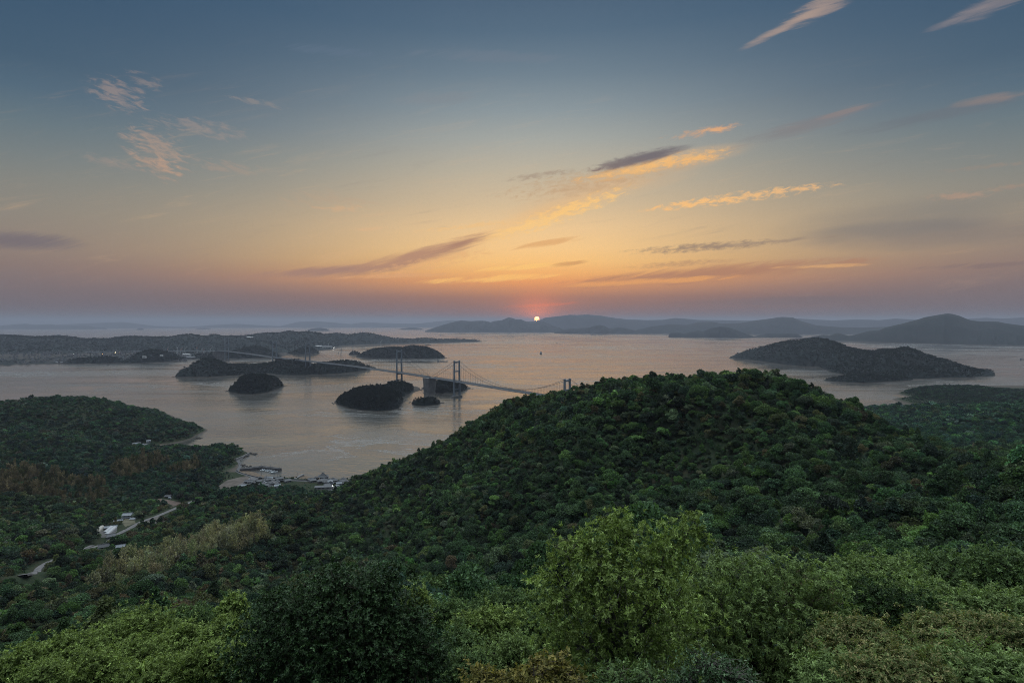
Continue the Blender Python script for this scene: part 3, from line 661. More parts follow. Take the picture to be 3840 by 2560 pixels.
# big island, right
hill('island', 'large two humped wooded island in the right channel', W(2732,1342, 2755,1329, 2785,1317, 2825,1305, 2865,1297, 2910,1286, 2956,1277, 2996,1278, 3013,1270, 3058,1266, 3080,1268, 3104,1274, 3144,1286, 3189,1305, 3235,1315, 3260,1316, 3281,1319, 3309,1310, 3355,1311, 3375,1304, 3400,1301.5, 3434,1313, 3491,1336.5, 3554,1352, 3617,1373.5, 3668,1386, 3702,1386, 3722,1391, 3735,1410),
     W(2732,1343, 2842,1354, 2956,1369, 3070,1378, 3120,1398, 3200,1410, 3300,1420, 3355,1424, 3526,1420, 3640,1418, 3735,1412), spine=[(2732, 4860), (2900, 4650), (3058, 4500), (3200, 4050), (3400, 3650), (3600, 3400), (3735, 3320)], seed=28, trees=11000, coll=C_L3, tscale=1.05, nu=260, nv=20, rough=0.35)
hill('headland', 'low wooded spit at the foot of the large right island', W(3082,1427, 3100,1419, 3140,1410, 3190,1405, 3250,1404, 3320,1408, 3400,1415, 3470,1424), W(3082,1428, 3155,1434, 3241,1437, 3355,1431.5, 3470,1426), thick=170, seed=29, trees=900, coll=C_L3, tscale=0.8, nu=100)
# ------------------------------------------------------------------ the near land: heights through surveyed points
CTRL, GUARD = [], []
def G(px, py, D, c=8.0, guard=True):
    x, y, z = at(px, py, D); CTRL.append((x, y, z - c - (9 if D > 1350 else 3 if D > 1200 else 1 if D > 440 else 0)))
    if guard: GUARD.append((float(x), float(y)))
def VZ(px, py, z):
    x, y, _ = level(px, py, z); CTRL.append((x, y, z)); GUARD.append((float(x), float(y))); return x, y
def XY(x, y, z): CTRL.append((x, y, z))
# camera hill
for q in [(0, 0, 304), (0, -60, 302), (-60, -30, 299), (70, -30, 300), (0, 12, 297), (-8, 20, 291.5), (10, 26, 290), (-25, 30, 285), (16, 34, 286), (40, 35, 286), (70, 40, 284), (120, 40, 280),
          (-30, 45, 274), (-60, 40, 274), (0, 60, 270), (30, 60, 275), (60, 70, 272), (-20, 70, 262), (110, 90, 264), (-90, 80, 250), (-250, 60, 190), (260, 60, 260), (-160, -40, 260), (250, -60, 280), (-400, -60, 180)]: XY(*q)
for q in [  # crest of the near hill, right to left
    (4100,1790,330),(3840,1722,350),(3700,1700,370),(3600,1680,390),(3500,1655,410),(3400,1640,430),(3300,1605,450),(3200,1560,470),(3100,1490,500),(3020,1432,530),(2950,1402,545),(2850,1385,560),(2750,1392,575),(2690,1406,585),
    (2550,1430,610),(2450,1430,630),(2350,1428,650),(2250,1436,660),(2195,1445,668),(2144,1460,680),(2100,1490,695),(2036,1507,705),(1929,1520,730),(1863,1534,750),(1774,1592,775),(1690,1639,795),(1595,1683,810),(1536,1707,820),(1452,1728,830),(1357,1776,835),(1298,1802,832),(1220,1856,815),(1180,1930,780),
    ]: G(*q)
for q in [  # its face
    (2850,1600,440),(2850,1800,340),(2850,1950,270),(2500,1600,490),(2500,1800,400),(2500,1950,330),(2500,2050,270),(2200,1650,520),(2200,1850,420),(2200,2000,350),(2200,2150,270),(1900,1700,600),(1900,1900,470),(1900,2050,390),(1900,2200,300),
    (1600,1800,690),(1600,1950,560),(1600,2100,440),(1400,1900,700),(1400,2050,520),(1400,2150,430),(3200,1750,360),(3200,1900,270),(3500,1800,300),(3500,1950,220),(3840,1850,240),(3840,2000,170),(3300,2050,170),(3840,2100,110),(3000,2080,190),(2700,2120,190),
    (1300,1900,740),(1300,2000,640),(1300,2100,520),(1100,2000,650),(1000,2100,560),(1000,2000,680),(700,2080,600),(450,2180,480),(950,2000,700),(820,2050,620),
    (1100,2200,380),(900,2220,330),(600,2300,250),(300,2250,400),(100,2350,300),(0,2200,450),(1700,2250,230),(1400,2250,260),(-200,2250,380),
    # behind its right shoulder
    (3100,1545,585),(3200,1620,580),(3400,1690,560),(3600,1730,520),(3840,1765,480),(3000,1580,750),(3200,1650,750),(3500,1690,750),(3840,1735,690),(2850,1540,720),(4100,1780,600)]: G(*q, guard=False)
for q in [  # wooded spur in the valley
    (860,1835,930),(893,1819,950),(950,1822,950),(1040,1832,930),(1130,1840,930),(1190,1840,910),(1230,1880,860),(900,1900,820),(900,1960,740),(1000,1930,760),(1080,1880,840),(760,1935,820),
    # left ridge by the sea
    (-250,1520,1500),(0,1506,1500),(60,1509,1490),(167,1503,1480),(238,1505,1475),(286,1524,1470),(333,1551,1460),(369,1563,1460),(429,1568,1460),(512,1563,1470),(565,1569,1480),(619,1575,1485),(673,1596,1490),(714,1614,1500),(738,1640,1500),(250,1600,1390),(0,1590,1380),
    # second ridge
    (-250,1600,1250),(0,1602,1250),(60,1611,1240),(149,1623,1240),(238,1640,1240),(357,1655,1250),(500,1668,1270),(595,1667,1300),(667,1661,1310),(732,1670,1310),(774,1676,1310),(821,1661,1310),(857,1655,1312),(893,1664,1310),(917,1690,1300),
    (0,1750,1000),(200,1750,1020),(400,1740,1080),(600,1750,1080),(700,1740,1130),(800,1740,1170),(850,1755,1150),(200,1850,880),(0,1850,850),(400,1850,920),(600,1850,925),(650,1800,1020),(780,1805,1040),(0,1950,720),(200,1950,760),(0,2050,600),(330,1930,830),(-250,1900,760),
    # right hand hills
    (3184,1519,1700),(3298,1511,1650),(3343,1507,1640),(3434,1519,1620),(3583,1507,1550),(3697,1502,1500),(3840,1496,1450),(4100,1490,1400),(3300,1600,1200),(3500,1600,1180),(3840,1600,1050),(3600,1660,950),(3840,1690,800),(4100,1650,850),
    (3389,1470,2360),(3423,1456,2400),(3497,1452,2400),(3560,1448,2400),(3617,1441,2400),(3668,1441,2420),(3725,1450,2400),(3771,1450,2400),(3840,1458,2400),(4100,1455,2400)]: G(*q)
for q in [(803,1858,9),(863,1831,7),(870,1805,6),(702,1887,14),(640,1914,19),(536,1956,28),(400,1985,34),(440,1960,33),(340,2085,47),(110,2150,60),(200,2110,55),(455,2050,44),(600,1880,17),(1000,1800,4),(1100,1810,4),(1200,1820,4),(1290,1810,4),(1000,1838,7),(1150,1850,8),(1270,1870,9),
          (930,1800,4),(893,1772,3),(1012,1792,3),(1113,1793,3),(1309,1797,3),(880,1725,4),(905,1712,4),(550,1664,4),(3383,1493,3),(3450,1505,4),(3530,1508,4)]: VZ(*q)
for px, py in [(893,1745),(1012,1770),(1113,1770),(1300,1776),(1000,1720),(1200,1730),(1500,1690),(960,1712),(960,1690),(1000,1650),(1200,1600),(1400,1620),(760,1650),(850,1640),(940,1660),(0,1470),(200,1470),(400,1525),(600,1540),(740,1600),(-250,1470),
               (3100,1500),(3190,1512),(3300,1480),(3250,1500),(3500,1428),(3700,1425),(3840,1430),(3320,1465),(4100,1430)]: VZ(px, py, -12)
for q in [(-330, 1200, -12), (-190, 1720, -12), (-60, 1760, -12), (50, 2010, -12), (250, 2060, -12), (-260, 1450, -10), (-150, 1000, 36), (50, 1200, 66), (180, 1800, 6), (400, 1300, 80), (700, 1200, 70), (650, 950, 95), (300, 900, 140), (500, 1700, 20), (800, 1700, 10), (1000, 1900, -10), (500, 2100, -12), (900, 2300, -14), (-900, 2200, -14), (-500, 2300, -14), (0, 2500, -15), (-1700, 2200, -14)]: XY(*q)
CTRL = np.array([[float(a) for a in c] for c in CTRL])
TS = 500.0
cp = CTRL[:, :2] / TS
def tps_k(a, b):
    d2 = ((a[:, None, :] - b[None]) ** 2).sum(-1)
    return 0.5 * d2 * np.log(d2 + 1e-9)
nC = len(cp)
A = np.zeros((nC + 3, nC + 3))
A[:nC, :nC] = tps_k(cp, cp) + np.eye(nC) * 2e-4
A[:nC, nC] = 1; A[:nC, nC + 1:] = cp; A[nC, :nC] = 1; A[nC + 1:, :nC] = cp.T
sol = np.linalg.solve(A, np.concatenate([CTRL[:, 2], np.zeros(3)]))
GX0, GX1, GY0, GY1, GS = -1900.0, 2700.0, -90.0, 2760.0, 8.0
xs, ys = np.arange(GX0, GX1 + 1, GS), np.arange(GY0, GY1 + 1, GS)
TX, TY = np.meshgrid(xs, ys, indexing='ij')
q = np.stack([TX.ravel(), TY.ravel()], 1) / TS
TZ = np.empty(len(q))
for k in range(0, len(q), 40000):
    TZ[k:k + 40000] = tps_k(q[k:k + 40000], cp) @ sol[:nC] + sol[nC] + q[k:k + 40000] @ sol[nC + 1:]
TZ = TZ.reshape(TX.shape)
dist = np.hypot(TX, TY)
near_c = np.full(TX.size, 1e9)
tq = np.stack([TX.ravel(), TY.ravel()], 1)
for c_ in GUARD: near_c = np.minimum(near_c, (tq[:, 0] - c_[0]) ** 2 + (tq[:, 1] - c_[1]) ** 2)
near_c = np.sqrt(near_c).reshape(TX.shape)
amp = np.clip((dist - 60) / 500, 0, 1) * np.clip(TZ / 40, 0, 1) * np.clip((near_c - 15) / 80, 0, 1.2) * np.where(dist > 900, .4, 1)
TZ = TZ + amp * (24 * fbm(TX / 130, TY / 170, 3, 4) + 56 * (-np.abs(fbm(TX / 110, TY / 140, 8, 2)) + 0.22))
def poly_px(pts, z): return [tuple(float(a) for a in level(px, py, z)[:2]) for px, py in pts]
P_WATER = poly_px([(890,1742),(903,1762),(925,1776),(965,1789),(1012,1794.5),(1113,1795.5),(1309,1800),(1345,1790),(1420,1752),(1560,1685),(1700,1600),(1600,1500),(1200,1560),(960,1700)], 0)
P_PAD = poly_px([(884,1762),(900,1771),(930,1781),(965,1792),(1012,1797),(1113,1798),(1315,1803),(1300,1850),(1245,1890),(1130,1838),(1000,1834),(930,1826),(880,1838),(800,1862),(830,1815)], 4)
iw, ip_ = inside(P_WATER, TX, TY), inside(P_PAD, TX, TY)
TZ = np.where(iw, np.minimum(TZ, -4), TZ)
TZ = np.where(ip_ & ~iw, np.clip(TZ, 3.4, 9), TZ)
def H(x, y):
    x, y = np.asarray(x, float), np.asarray(y, float)
    fx = np.clip((x - GX0) / GS, 0, len(xs) - 1.001); fy = np.clip((y - GY0) / GS, 0, len(ys) - 1.001)
    i, j = fx.astype(int), fy.astype(int); a, b = fx - i, fy - j
    return (TZ[i, j] * (1 - a) + TZ[i + 1, j] * a) * (1 - b) + (TZ[i, j + 1] * (1 - a) + TZ[i + 1, j + 1] * a) * b
def hit(px, py, d0=100.0, d1=2600.0):
    """first point of the land seen at a pixel"""
    D = np.linspace(d0, d1, 5000)
    x, y, z = at(px, py, D)
    k = np.argmax(z <= np.maximum(H(x, y), 0))
    return float(x[k]), float(y[k]), float(max(H(x[k], y[k]), 0))
nX, nY = TX.shape
i, j = np.meshgrid(np.arange(nX - 1), np.arange(nY - 1), indexing='ij')
tf = np.stack([i * nY + j, (i + 1) * nY + j, (i + 1) * nY + j + 1, i * nY + j + 1], -1).reshape(-1, 4)
zc = np.maximum.reduce([TZ[:-1, :-1], TZ[1:, :-1], TZ[1:, 1:], TZ[:-1, 1:]])
tf = tf[(zc > -6).ravel()]
def forest_floor():
    m = bpy.data.materials.new('forest_floor'); m.use_nodes = True
    t = m.node_tree; b = t.nodes['Principled BSDF']
    b.inputs['Roughness'].default_value = 0.95; b.inputs['Specular IOR Level'].default_value = 0.1
    pos = N(t, 'ShaderNodeNewGeometry').outputs['Position']
    n1 = noise(t, pos, 0.35, 5, 0.65); n2 = noise(t, pos, 0.05, 4, 0.6)
    c = MIX(t, SMOOTH(t, n1, 0.35, 0.65), (.014, .024, .013, 1), (.026, .036, .018, 1))
    c = MIX(t, SMOOTH(t, n2, 0.45, 0.7), c, (.030, .030, .018, 1))
    z = N(t, 'ShaderNodeSeparateXYZ'); t.links.new(pos, z.inputs[0])
    c = MIX(t, SMOOTH(t, M(t, 'ADD', z.outputs[2], M(t, 'MULTIPLY', n1, -2.0)), -0.4, 1.4), (0.07, 0.06, 0.05, 1), c)
    t.links.new(c, b.inputs['Base Color'])
    return m
tag(link('terrain', mesh_np('terrain', np.stack([TX, TY, TZ], -1).reshape(-1, 3), tf, True), forest_floor()), 'wooded hills and valley of the near island', 'hills', kind='structure')

# ------------------------------------------------------------------ roads, lots and fields laid on the land
ASPHALT = mat('road_asphalt', (.085, .085, .088), 0.9, 0.25, 0.3)
CONC = mat('weathered_concrete', (.125, .12, .12), 0.9, 0.35, 0.25)
PALE = mat('pale_concrete', (.16, .158, .155), 0.9, 0.25, 0.4)
SAND = mat('beach_sand', (.125, .092, .065), 0.95, 0.3, 0.15)
EARTH = mat('bare_earth', (.10, .085, .073), 0.95, 0.4, 0.08, col2=(.06, .05, .043))
GRASSY = mat('field_grass', (.10, .095, .06), 0.95, 0.45, 0.1)
WHITE = mat('white_paint', (.5, .51, .53), 0.6)
EXCL = []                                                       # where no trees grow: (x, y, radius)
def drape(name, pts, width, m, lift=0.35, label=None, cat='road', clear=None, kind='structure'):
    P = [Vector((p[0], p[1])) for p in pts]
    dense = []
    for a, b in zip(P[:-1], P[1:]):
        n = max(2, int((b - a).length / 5))
        dense += [a.lerp(b, k / n) for k in range(n)]
    dense.append(P[-1])
    sm = dense[:]
    for _ in range(6): sm = [sm[0]] + [(sm[k - 1] + sm[k] * 2 + sm[k + 1]) / 4 for k in range(1, len(sm) - 1)] + [sm[-1]]
    v, f = [], []
    for k, p in enumerate(sm):
        d = (sm[min(k + 1, len(sm) - 1)] - sm[max(k - 1, 0)]).normalized(); nrm_ = Vector((-d.y, d.x))
        zc_ = max(float(H(p.x, p.y)), float(H(*(p + nrm_ * width / 2))), float(H(*(p - nrm_ * width / 2))), 0.3) + lift
        for s in (-1, 1): v.append((p.x + nrm_.x * s * width / 2, p.y + nrm_.y * s * width / 2, zc_))
        for s in (-1, 1): v.append((p.x + nrm_.x * s * (width / 2 + 0.3), p.y + nrm_.y * s * (width / 2 + 0.3), zc_ - 1.6))
        EXCL.append((p.x, p.y, clear if clear is not None else width * 0.5 + 4.5))
        if clear: EXCL.append((p.x - p.x / p.length * 11, p.y - p.y / p.length * 11, clear * .85))
    for k in range(len(sm) - 1):
        q = k * 4
        f += [(q, q + 4, q + 5, q + 1), (q + 2, q + 6, q + 4, q), (q + 1, q + 5, q + 7, q + 3)]
    me = bpy.data.meshes.new(name); me.from_pydata(v, [], f); me.update()
    bm = bmesh.new(); bm.from_mesh(me); bmesh.ops.recalc_face_normals(bm, faces=bm.faces); bm.to_mesh(me); bm.free()
    return tag(link(name, me, m), label, cat, kind=kind)
def sheet(name, px_pts, m, label, cat, lift=0.2, z=None, clear=True):
    """a patch of other ground, following the land under it"""
    pts = [hit(*p) if z is None else level(p[0], p[1], z) for p in px_pts]
    cx_, cy_ = np.mean([p[0] for p in pts]), np.mean([p[1] for p in pts])
    poly = [(float(p[0]), float(p[1])) for p in pts]
    ring = []
    for a, b in zip(poly, poly[1:] + poly[:1]):
        n = max(1, int(math.hypot(b[0] - a[0], b[1] - a[1]) / 8))
        ring += [(a[0] + (b[0] - a[0]) * k / n, a[1] + (b[1] - a[1]) * k / n) for k in range(n)]
    n, rings = len(ring), 6
    v, f = [(cx_, cy_, float(H(cx_, cy_)) + lift)], []
    for r in range(1, rings + 1):
        for p in ring:
            x, y = cx_ + (p[0] - cx_) * r / rings, cy_ + (p[1] - cy_) * r / rings
            v.append((x, y, max(float(H(x, y)), 0.25) + lift - (0.0 if r < rings else 0.5)))
    for k in range(n):
        f.append((0, 1 + k, 1 + (k + 1) % n))
        for r in range(rings - 1):
            a = 1 + r * n
            f.append((a + k, a + n + k, a + n + (k + 1) % n, a + (k + 1) % n))
    me = bpy.data.meshes.new(name); me.from_pydata(v, [], f); me.update()
    if clear: CLEARPOLY.append(poly)
    return tag(link(name, me, m), label, cat, kind='structure')
CLEARPOLY = []
PZ = lambda px, py, z=4.0: tuple(float(a) for a in level(px, py, z))
road_pts = [PZ(1300, 1806), PZ(1200, 1803.5), PZ(1113, 1801.5), PZ(1040, 1800), PZ(985, 1795.5), PZ(945, 1785.5), PZ(915, 1778), PZ(893, 1769.5), PZ(886, 1762), PZ(893, 1751, 4), PZ(903, 1742, 4), PZ(895, 1728, 4), PZ(888, 1720, 4), PZ(915, 1709, 4), PZ(931, 1699, 4)]
drape('road', road_pts, 6.0, ASPHALT, label='shore road passing the harbour to the left headland')
valley = [PZ(945, 1786), PZ(935, 1800), PZ(905, 1818, 5), PZ(870, 1832, 7)] + [hit(*p) for p in [(803,1858),(702,1887),(640,1914),(580,1938),(530,1958),(480,1985),(420,2022),(330,2060)]]
drape('road', valley, 7.0, CONC, label='pale road running up the valley from the harbour', clear=13.5)
drape('road', [hit(*p) for p in [(190,2105),(140,2130),(108,2155),(84,2168)]], 6.0, CONC, label='short pale stretch of road at the lower left', clear=13)
drape('road', [hit(*p) for p in [(345,2045),(320,2055),(300,2062)]], 5.0, CONC, label='short grey road piece beside the red roofed house', clear=11)
drape('road', [hit(*p) for p in [(215,2092),(195,2104),(178,2112)]], 4.0, CONC, label='narrow pale lane above the lower left road', clear=9)
sheet('bare_lot', [(818,1822),(852,1800),(925,1783),(938,1792),(905,1812),(868,1829),(830,1838)], EARTH, 'bare sandy building lot beside the harbour junction', 'lot', 0.5)
sheet('parking_lot', [(946,1789),(985,1797),(962,1812),(925,1815)], mat('lot_asphalt', (.10, .10, .105), 0.9, 0.2, 0.2), 'small asphalt car park by the harbour junction', 'parking lot', 0.55)
sheet('field', [(545,1958),(585,1935),(640,1945),(620,1958),(575,1966)], mat('ploughed_field', (.11, .10, .09), 0.95, 0.4, 0.6), 'grey terraced field plot beside the valley road', 'field', 0.6)
sheet('field', [(560,1868),(640,1875),(688,1884),(640,1902),(590,1890)], mat('field_red', (.11, .08, .065), 0.95, 0.4, 0.3), 'reddish field beside the valley road', 'field', 0.6)
sheet('field', [(430,1950),(500,1944),(510,1962),(470,1975)], GRASSY, 'grassy plot behind the greenhouses', 'field', 0.5)
sheet('yard', [(352,2000),(430,1968),(440,1990),(425,2012),(380,2016)], mat('yard_gravel', (.08, .077, .073), 0.95, 0.3, 0.5), 'gravel yard the greenhouses stand on', 'yard', 0.5)
# beaches
def beach(pts, label):
    vs = [tuple(float(a) for a in level(px, py, z)) for px, py, z in pts]
    n = len(vs) // 2
    f = [(k, k + 1, n + k + 1, n + k) for k in range(n - 1)]
    me = bpy.data.meshes.new('beach'); me.from_pydata(vs, [], f); me.update()
    bm = bmesh.new(); bm.from_mesh(me); bmesh.ops.recalc_face_normals(bm, faces=bm.faces)
    if sum(q.normal.z for q in bm.faces) < 0: bmesh.ops.reverse_faces(bm, faces=bm.faces)
    bm.to_mesh(me); bm.free()
    tag(link('beach', me, SAND), label, 'beach', kind='structure')
beach([(902,1759.5,-.6),(935,1763,-.6),(962,1768,-.6),(978,1778,-.6),(995,1785.5,-.6),(1030,1788.5,-.6),(892,1766,3.2),(908,1774,3.2),(928,1780,3.2),(955,1787,3.2),(985,1794.5,3.2),(1030,1797,3.2)], 'small sandy beach inside the breakwater')
beach([(1030,1788.5,-.6),(1060,1789,-.6),(1085,1786,-.6),(1110,1781,-.6),(1128,1779,-.6),(1148,1781,-.6),(1170,1790,-.6),(1030,1797,3.2),(1060,1798,3.2),(1085,1798.3,3.2),(1110,1798.5,3.2),(1128,1798.8,3.2),(1148,1799,3.2),(1170,1799.5,3.2)], 'narrow sandy beach in front of the village seawall')
beach([(3340,1484,-.5),(3365,1488,-.5),(3383,1497,-.5),(3398,1512,-.5),(3350,1479,2.5),(3375,1480,3),(3400,1488,4),(3425,1502,4)], 'pale rocky beach under the right promontory')
beach([(585,1662,-.4),(600,1664,-.4),(616,1664,-.4),(575,1668,3),(592,1670,3),(612,1668,3)], 'pale beach patch behind the second left ridge')
# breakwater, seawall, slip
def wall_thing(name, pts, w, z0, z1, m, label, cat):
    mb = MB()
    ring = []
    P = [Vector(p[:2]) for p in pts]
    for k, p in enumerate(P):
        d0 = (P[k] - P[k - 1]).normalized() if k else (P[1] - P[0]).normalized()
        d1 = (P[k + 1] - P[k]).normalized() if k < len(P) - 1 else d0
        d = (d0 + d1).normalized(); n_ = Vector((-d.y, d.x)) * (w / 2 / max(0.5, d.dot(d0)))
        b_ = Vector((-d.y, d.x)) * ((w / 2 + 0.8) / max(0.5, d.dot(d0)))
        ring.append([(p.x - b_.x, p.y - b_.y, z0), (p.x + b_.x, p.y + b_.y, z0), (p.x + n_.x, p.y + n_.y, z1), (p.x - n_.x, p.y - n_.y, z1)])
    vs = [v for r in ring for v in r]; fs = []
    for k in range(len(ring) - 1):
        for e in range(4): fs.append((k * 4 + e, k * 4 + (e + 1) % 4, k * 4 + 4 + (e + 1) % 4, k * 4 + 4 + e))
    fs += [(3, 2, 1, 0), tuple(len(vs) - 4 + e for e in range(4))]
    mb.add(vs, fs)
    return tag(mb.build(name, m), label, cat)
DARKC = mat('dark_wet_concrete', (.085, .082, .085), 0.85, 0.4, 0.3, col2=(.045, .045, .05))
bw = wall_thing('breakwater', [PZ(900, 1757, 5), PZ(940, 1753.5, 5), PZ(983, 1748, 5), PZ(1015, 1752, 5), PZ(1051, 1756, 5)], 7.5, -5, 5.2, DARKC, 'dark angled concrete breakwater sheltering the moored boats', 'breakwater')
wall_thing('parapet', [PZ(902, 1755.6, 5.5), PZ(940, 1752, 5.5), PZ(983, 1746.6, 5.5), PZ(1015, 1750.5, 5.5), PZ(1050, 1754.4, 5.5)], 1.0, 5.205, 6.4, CONC, None, None).parent = bw
wall_thing('seawall', [PZ(1030, 1796.6, 4), PZ(1113, 1798.2, 4), PZ(1200, 1800, 4), PZ(1309, 1803, 4), PZ(1345, 1805, 4)], 1.2, -3, 4.9, DARKC, 'long low seawall along the village shore', 'seawall')
wall_thing('seawall', [PZ(888, 1760, 4), PZ(893, 1767, 4), PZ(912, 1775, 4), PZ(940, 1782.5, 4), PZ(985, 1793, 4), PZ(1028, 1796.5, 4)], 1.0, -2, 4.9, DARKC, 'curved seawall behind the harbour beach', 'seawall')
wall_thing('seawall', [PZ(884, 1722, 3), PZ(912, 1710.5, 3), PZ(934, 1699, 3)], 2.0, -3, 4.6, PALE, 'pale seawall along the headland road', 'seawall')
wall_thing('jetty', [PZ(1106, 1794, 3.4), PZ(1136, 1777.5, 3.4)], 5.0, -3, 4.0, PALE, 'short sloping concrete jetty beside the village beach', 'jetty')
ROCK = mat('shore_rock', (.06, .053, .048), 0.9, 0.5, 0.4, bump=0.5)
def rocks(pts, label, sd):
    g = random.Random(sd); mb = MB()
    for px, py, n in pts:
        x, y, _ = level(px, py, 0)
        for _k in range(n):
            r = g.uniform(1.2, 3.4); a = g.uniform(0, 6.28); ox, oy = x + g.gauss(0, 3.0), y + g.gauss(0, 5.0)
            ring0 = [(ox + math.cos(t + a) * r * g.uniform(.8, 1.5), oy + math.sin(t + a) * r * g.uniform(.8, 1.5), -1.5) for t in np.linspace(0, 5.2, 6)]
            ring1 = [(ox + (p[0] - ox) * .45, oy + (p[1] - oy) * .45, r * g.uniform(.3, .8)) for p in ring0]
            mb.prism(ring0, ring1)
    tag(mb.build('rocks', ROCK), label, 'rocks', kind='stuff')
rocks([(934,1700,5),(941,1701,5),(948,1702,4),(956,1703,3),(962,1703,2)], 'dark rocks off the tip of the left headland', 1)
rocks([(738,1643,5),(745,1645,4),(752,1644,3)], 'dark rocks off the left ridge point', 2)
rocks([(905,1745,5),(912,1747,4),(922,1749,4),(928,1749,2)], 'dark rocks beside the breakwater root', 3)
rocks([(1246,1510,4),(1254,1513,5),(1514,1503,4),(1522,1500,2),(1577,1462,4),(1583,1461,2),(1330,1536,4),(1500,1534,5)], 'black rocks round the double wooded islet', 4)
rocks([(1070,1448,4),(848,1468,4),(1660,1511,5),(1538,1509,4),(1770,1457,4),(652,1413,4),(1676,1342,4),(1684,1342,3)], 'black rocks at the tips of the small islets', 5)
# ------------------------------------------------------------------ the suspension bridges
STEEL = mat('bridge_steel', (.16, .19, .225), 0.55, 0.15, 0.05)
GIRD = mat('girder_paint', (.15, .175, .205), 0.5, 0.12, 0.03)
CABLE = mat('cable_wrap', (.035, .037, .042), 0.7)
BCONC = mat('pier_concrete', (.17, .167, .163), 0.9, 0.35, 0.05)
BX, BY, BD, BN = 183.0, 1879.0, Vector((-0.6806, 0.7326, 0)), Vector((0.7326, 0.6806, 0))
BYAW = math.atan2(BD.y, BD.x)
deck_s = [-160, 0, 600, 1040, 1550, 2060, 2585, 3100, 3600, 3880, 4200]
deck_z = [50, 53, 66, 73.5, 77, 74.5, 71, 75, 74, 69, 62]
dz_ = lambda s: float(np.interp(s, deck_s, deck_z))
LEG = 13.5
def ribbon(mb, ss, sect, zf):
    """sweep a cross-section (y, z pairs) along the bridge line, local x = along"""
    n = len(sect); base = []
    vs = [(s, y, zf(s) + z) for s in ss for y, z in sect]; fs = []
    for k in range(len(ss) - 1):
        for e in range(n): fs.append((k * n + e, k * n + (e + 1) % n, (k + 1) * n + (e + 1) % n, (k + 1) * n + e))
    fs += [tuple(range(n))[::-1], tuple((len(ss) - 1) * n + e for e in range(n))]
    return mb.add(vs, fs)
def bridge(label, s0, s1, towers, hold0, hold1):
    """towers: (s, top, base, beam heights, pier)  - all in metres along / above the sea"""
    root = empty('suspension_bridge', (BX, BY, 0), BYAW)
    tag(root, label, 'bridge', 'suspension bridges in a chain')
    for s, top, base, beams, pier in towers:
        tw = MB()
        if pier: tw.box(s - 9, -22, -6, s + 9, 22, 7.5, (0.96, 0.98))
        else: tw.box(s - 5, -LEG - 5, base - 14, s + 5, LEG + 5, base + 0.5)
        t = tw.build('tower', BCONC, root)
        for y in (-1, 1):
            m_ = MB()
            yb, yt_ = y * LEG, y * (LEG - 0.8)
            m_.prism([(s - 4, yb - 2.7, base), (s + 4, yb - 2.7, base), (s + 4, yb + 2.7, base), (s - 4, yb + 2.7, base)],
                     [(s - 3, yt_ - 2.3, top), (s + 3, yt_ - 2.3, top), (s + 3, yt_ + 2.3, top), (s - 3, yt_ + 2.3, top)])
            m_.box(s - 3.4, yt_ - 2.7, top + 0.01, s + 3.4, yt_ + 2.7, top + 2.6, (0.7, 0.9))
            m_.build('leg', STEEL, t)
        for z, hh in beams:
            MB().box(s - 2.4, -LEG + 2.0, z - hh, s + 2.4, LEG - 2.0, z).build('crossbeam', STEEL, t)
    ss = np.arange(s0, s1 + 1, 20.0)
    ribbon(MB(), ss, [(-15.5, -0.6), (-11, -3.6), (11, -3.6), (15.5, -0.6), (14.4, 0.6), (-14.4, 0.6)], dz_).build('girder', GIRD, root)
    road = ribbon(MB(), ss, [(-13.6, 0.62), (13.6, 0.62), (13.6, 0.9), (-13.6, 0.9)], dz_).build('roadway', ASPHALT, root)
    for y in (-14.0, 0, 14.0):
        ribbon(MB(), ss, [(y - 0.15, 0.62), (y + 0.15, 0.62), (y + 0.15, 2.0), (y - 0.15, 2.0)], dz_).build('railing', mat('railing_steel', (.16, .17, .18), 0.7), root)
    ends = [(hold0, dz_(hold0) + 1.5)] + [(t[0], t[1] + 1.5) for t in towers] + [(hold1, dz_(hold1) + 1.5)]
    hang = MB()
    for y in (-1, 1):
        pts = []
        for k, ((a, za), (b, zb)) in enumerate(zip(ends[:-1], ends[1:])):
            nseg = max(6, int((b - a) / 25))
            main = b - a > 400
            sag = ((za + zb) / 2 - (dz_((a + b) / 2) + 4.5)) if main else (b - a) ** 2 * 6e-5
            for q in range(nseg + (k == len(ends) - 2)):
                f = q / nseg
                pts.append((a + (b - a) * f, y * (LEG - 0.8), za + (zb - za) * f - 4 * sag * f * (1 - f)))
            for s in np.arange(a + 16, b - 10, 15.0):
                f = (s - a) / (b - a); zc_ = za + (zb - za) * f - 4 * sag * f * (1 - f)
                if zc_ - dz_(s) > 2.5 and (main or k in (0, len(ends) - 2)):
                    hang.box(s - 0.13, y * (LEG - 0.8) - 0.13, dz_(s) + 0.65, s + 0.13, y * (LEG - 0.8) + 0.13, zc_)
        MB().tube(pts, 0.5, 6).build('main_cable', CABLE, root)
    tag(hang.build('hangers', CABLE, root), kind='stuff')
    lamps = MB()
    for s in np.arange(s0 + 25, s1, 50.0):
        for y in (-13.9, 13.9):
            lamps.tube([(s, y, dz_(s) + 0.9), (s, y, dz_(s) + 10), (s, y * 0.87, dz_(s) + 10.6)], 0.14, 4)
    tag(lamps.build('lamp_posts', STEEL, root), kind='stuff')
    return root
dk = lambda s: (dz_(s) - 4.2, 5.0)
bridge('nearest grey suspension bridge, its right tower half behind the wooded hill', -160, 782, [(0, 118, 12, [(117, 6), (86, 5), dk(0)], False), (600, 148, 6, [(147, 6), (109, 5), dk(600), (36, 5)], True)], -140, 772)
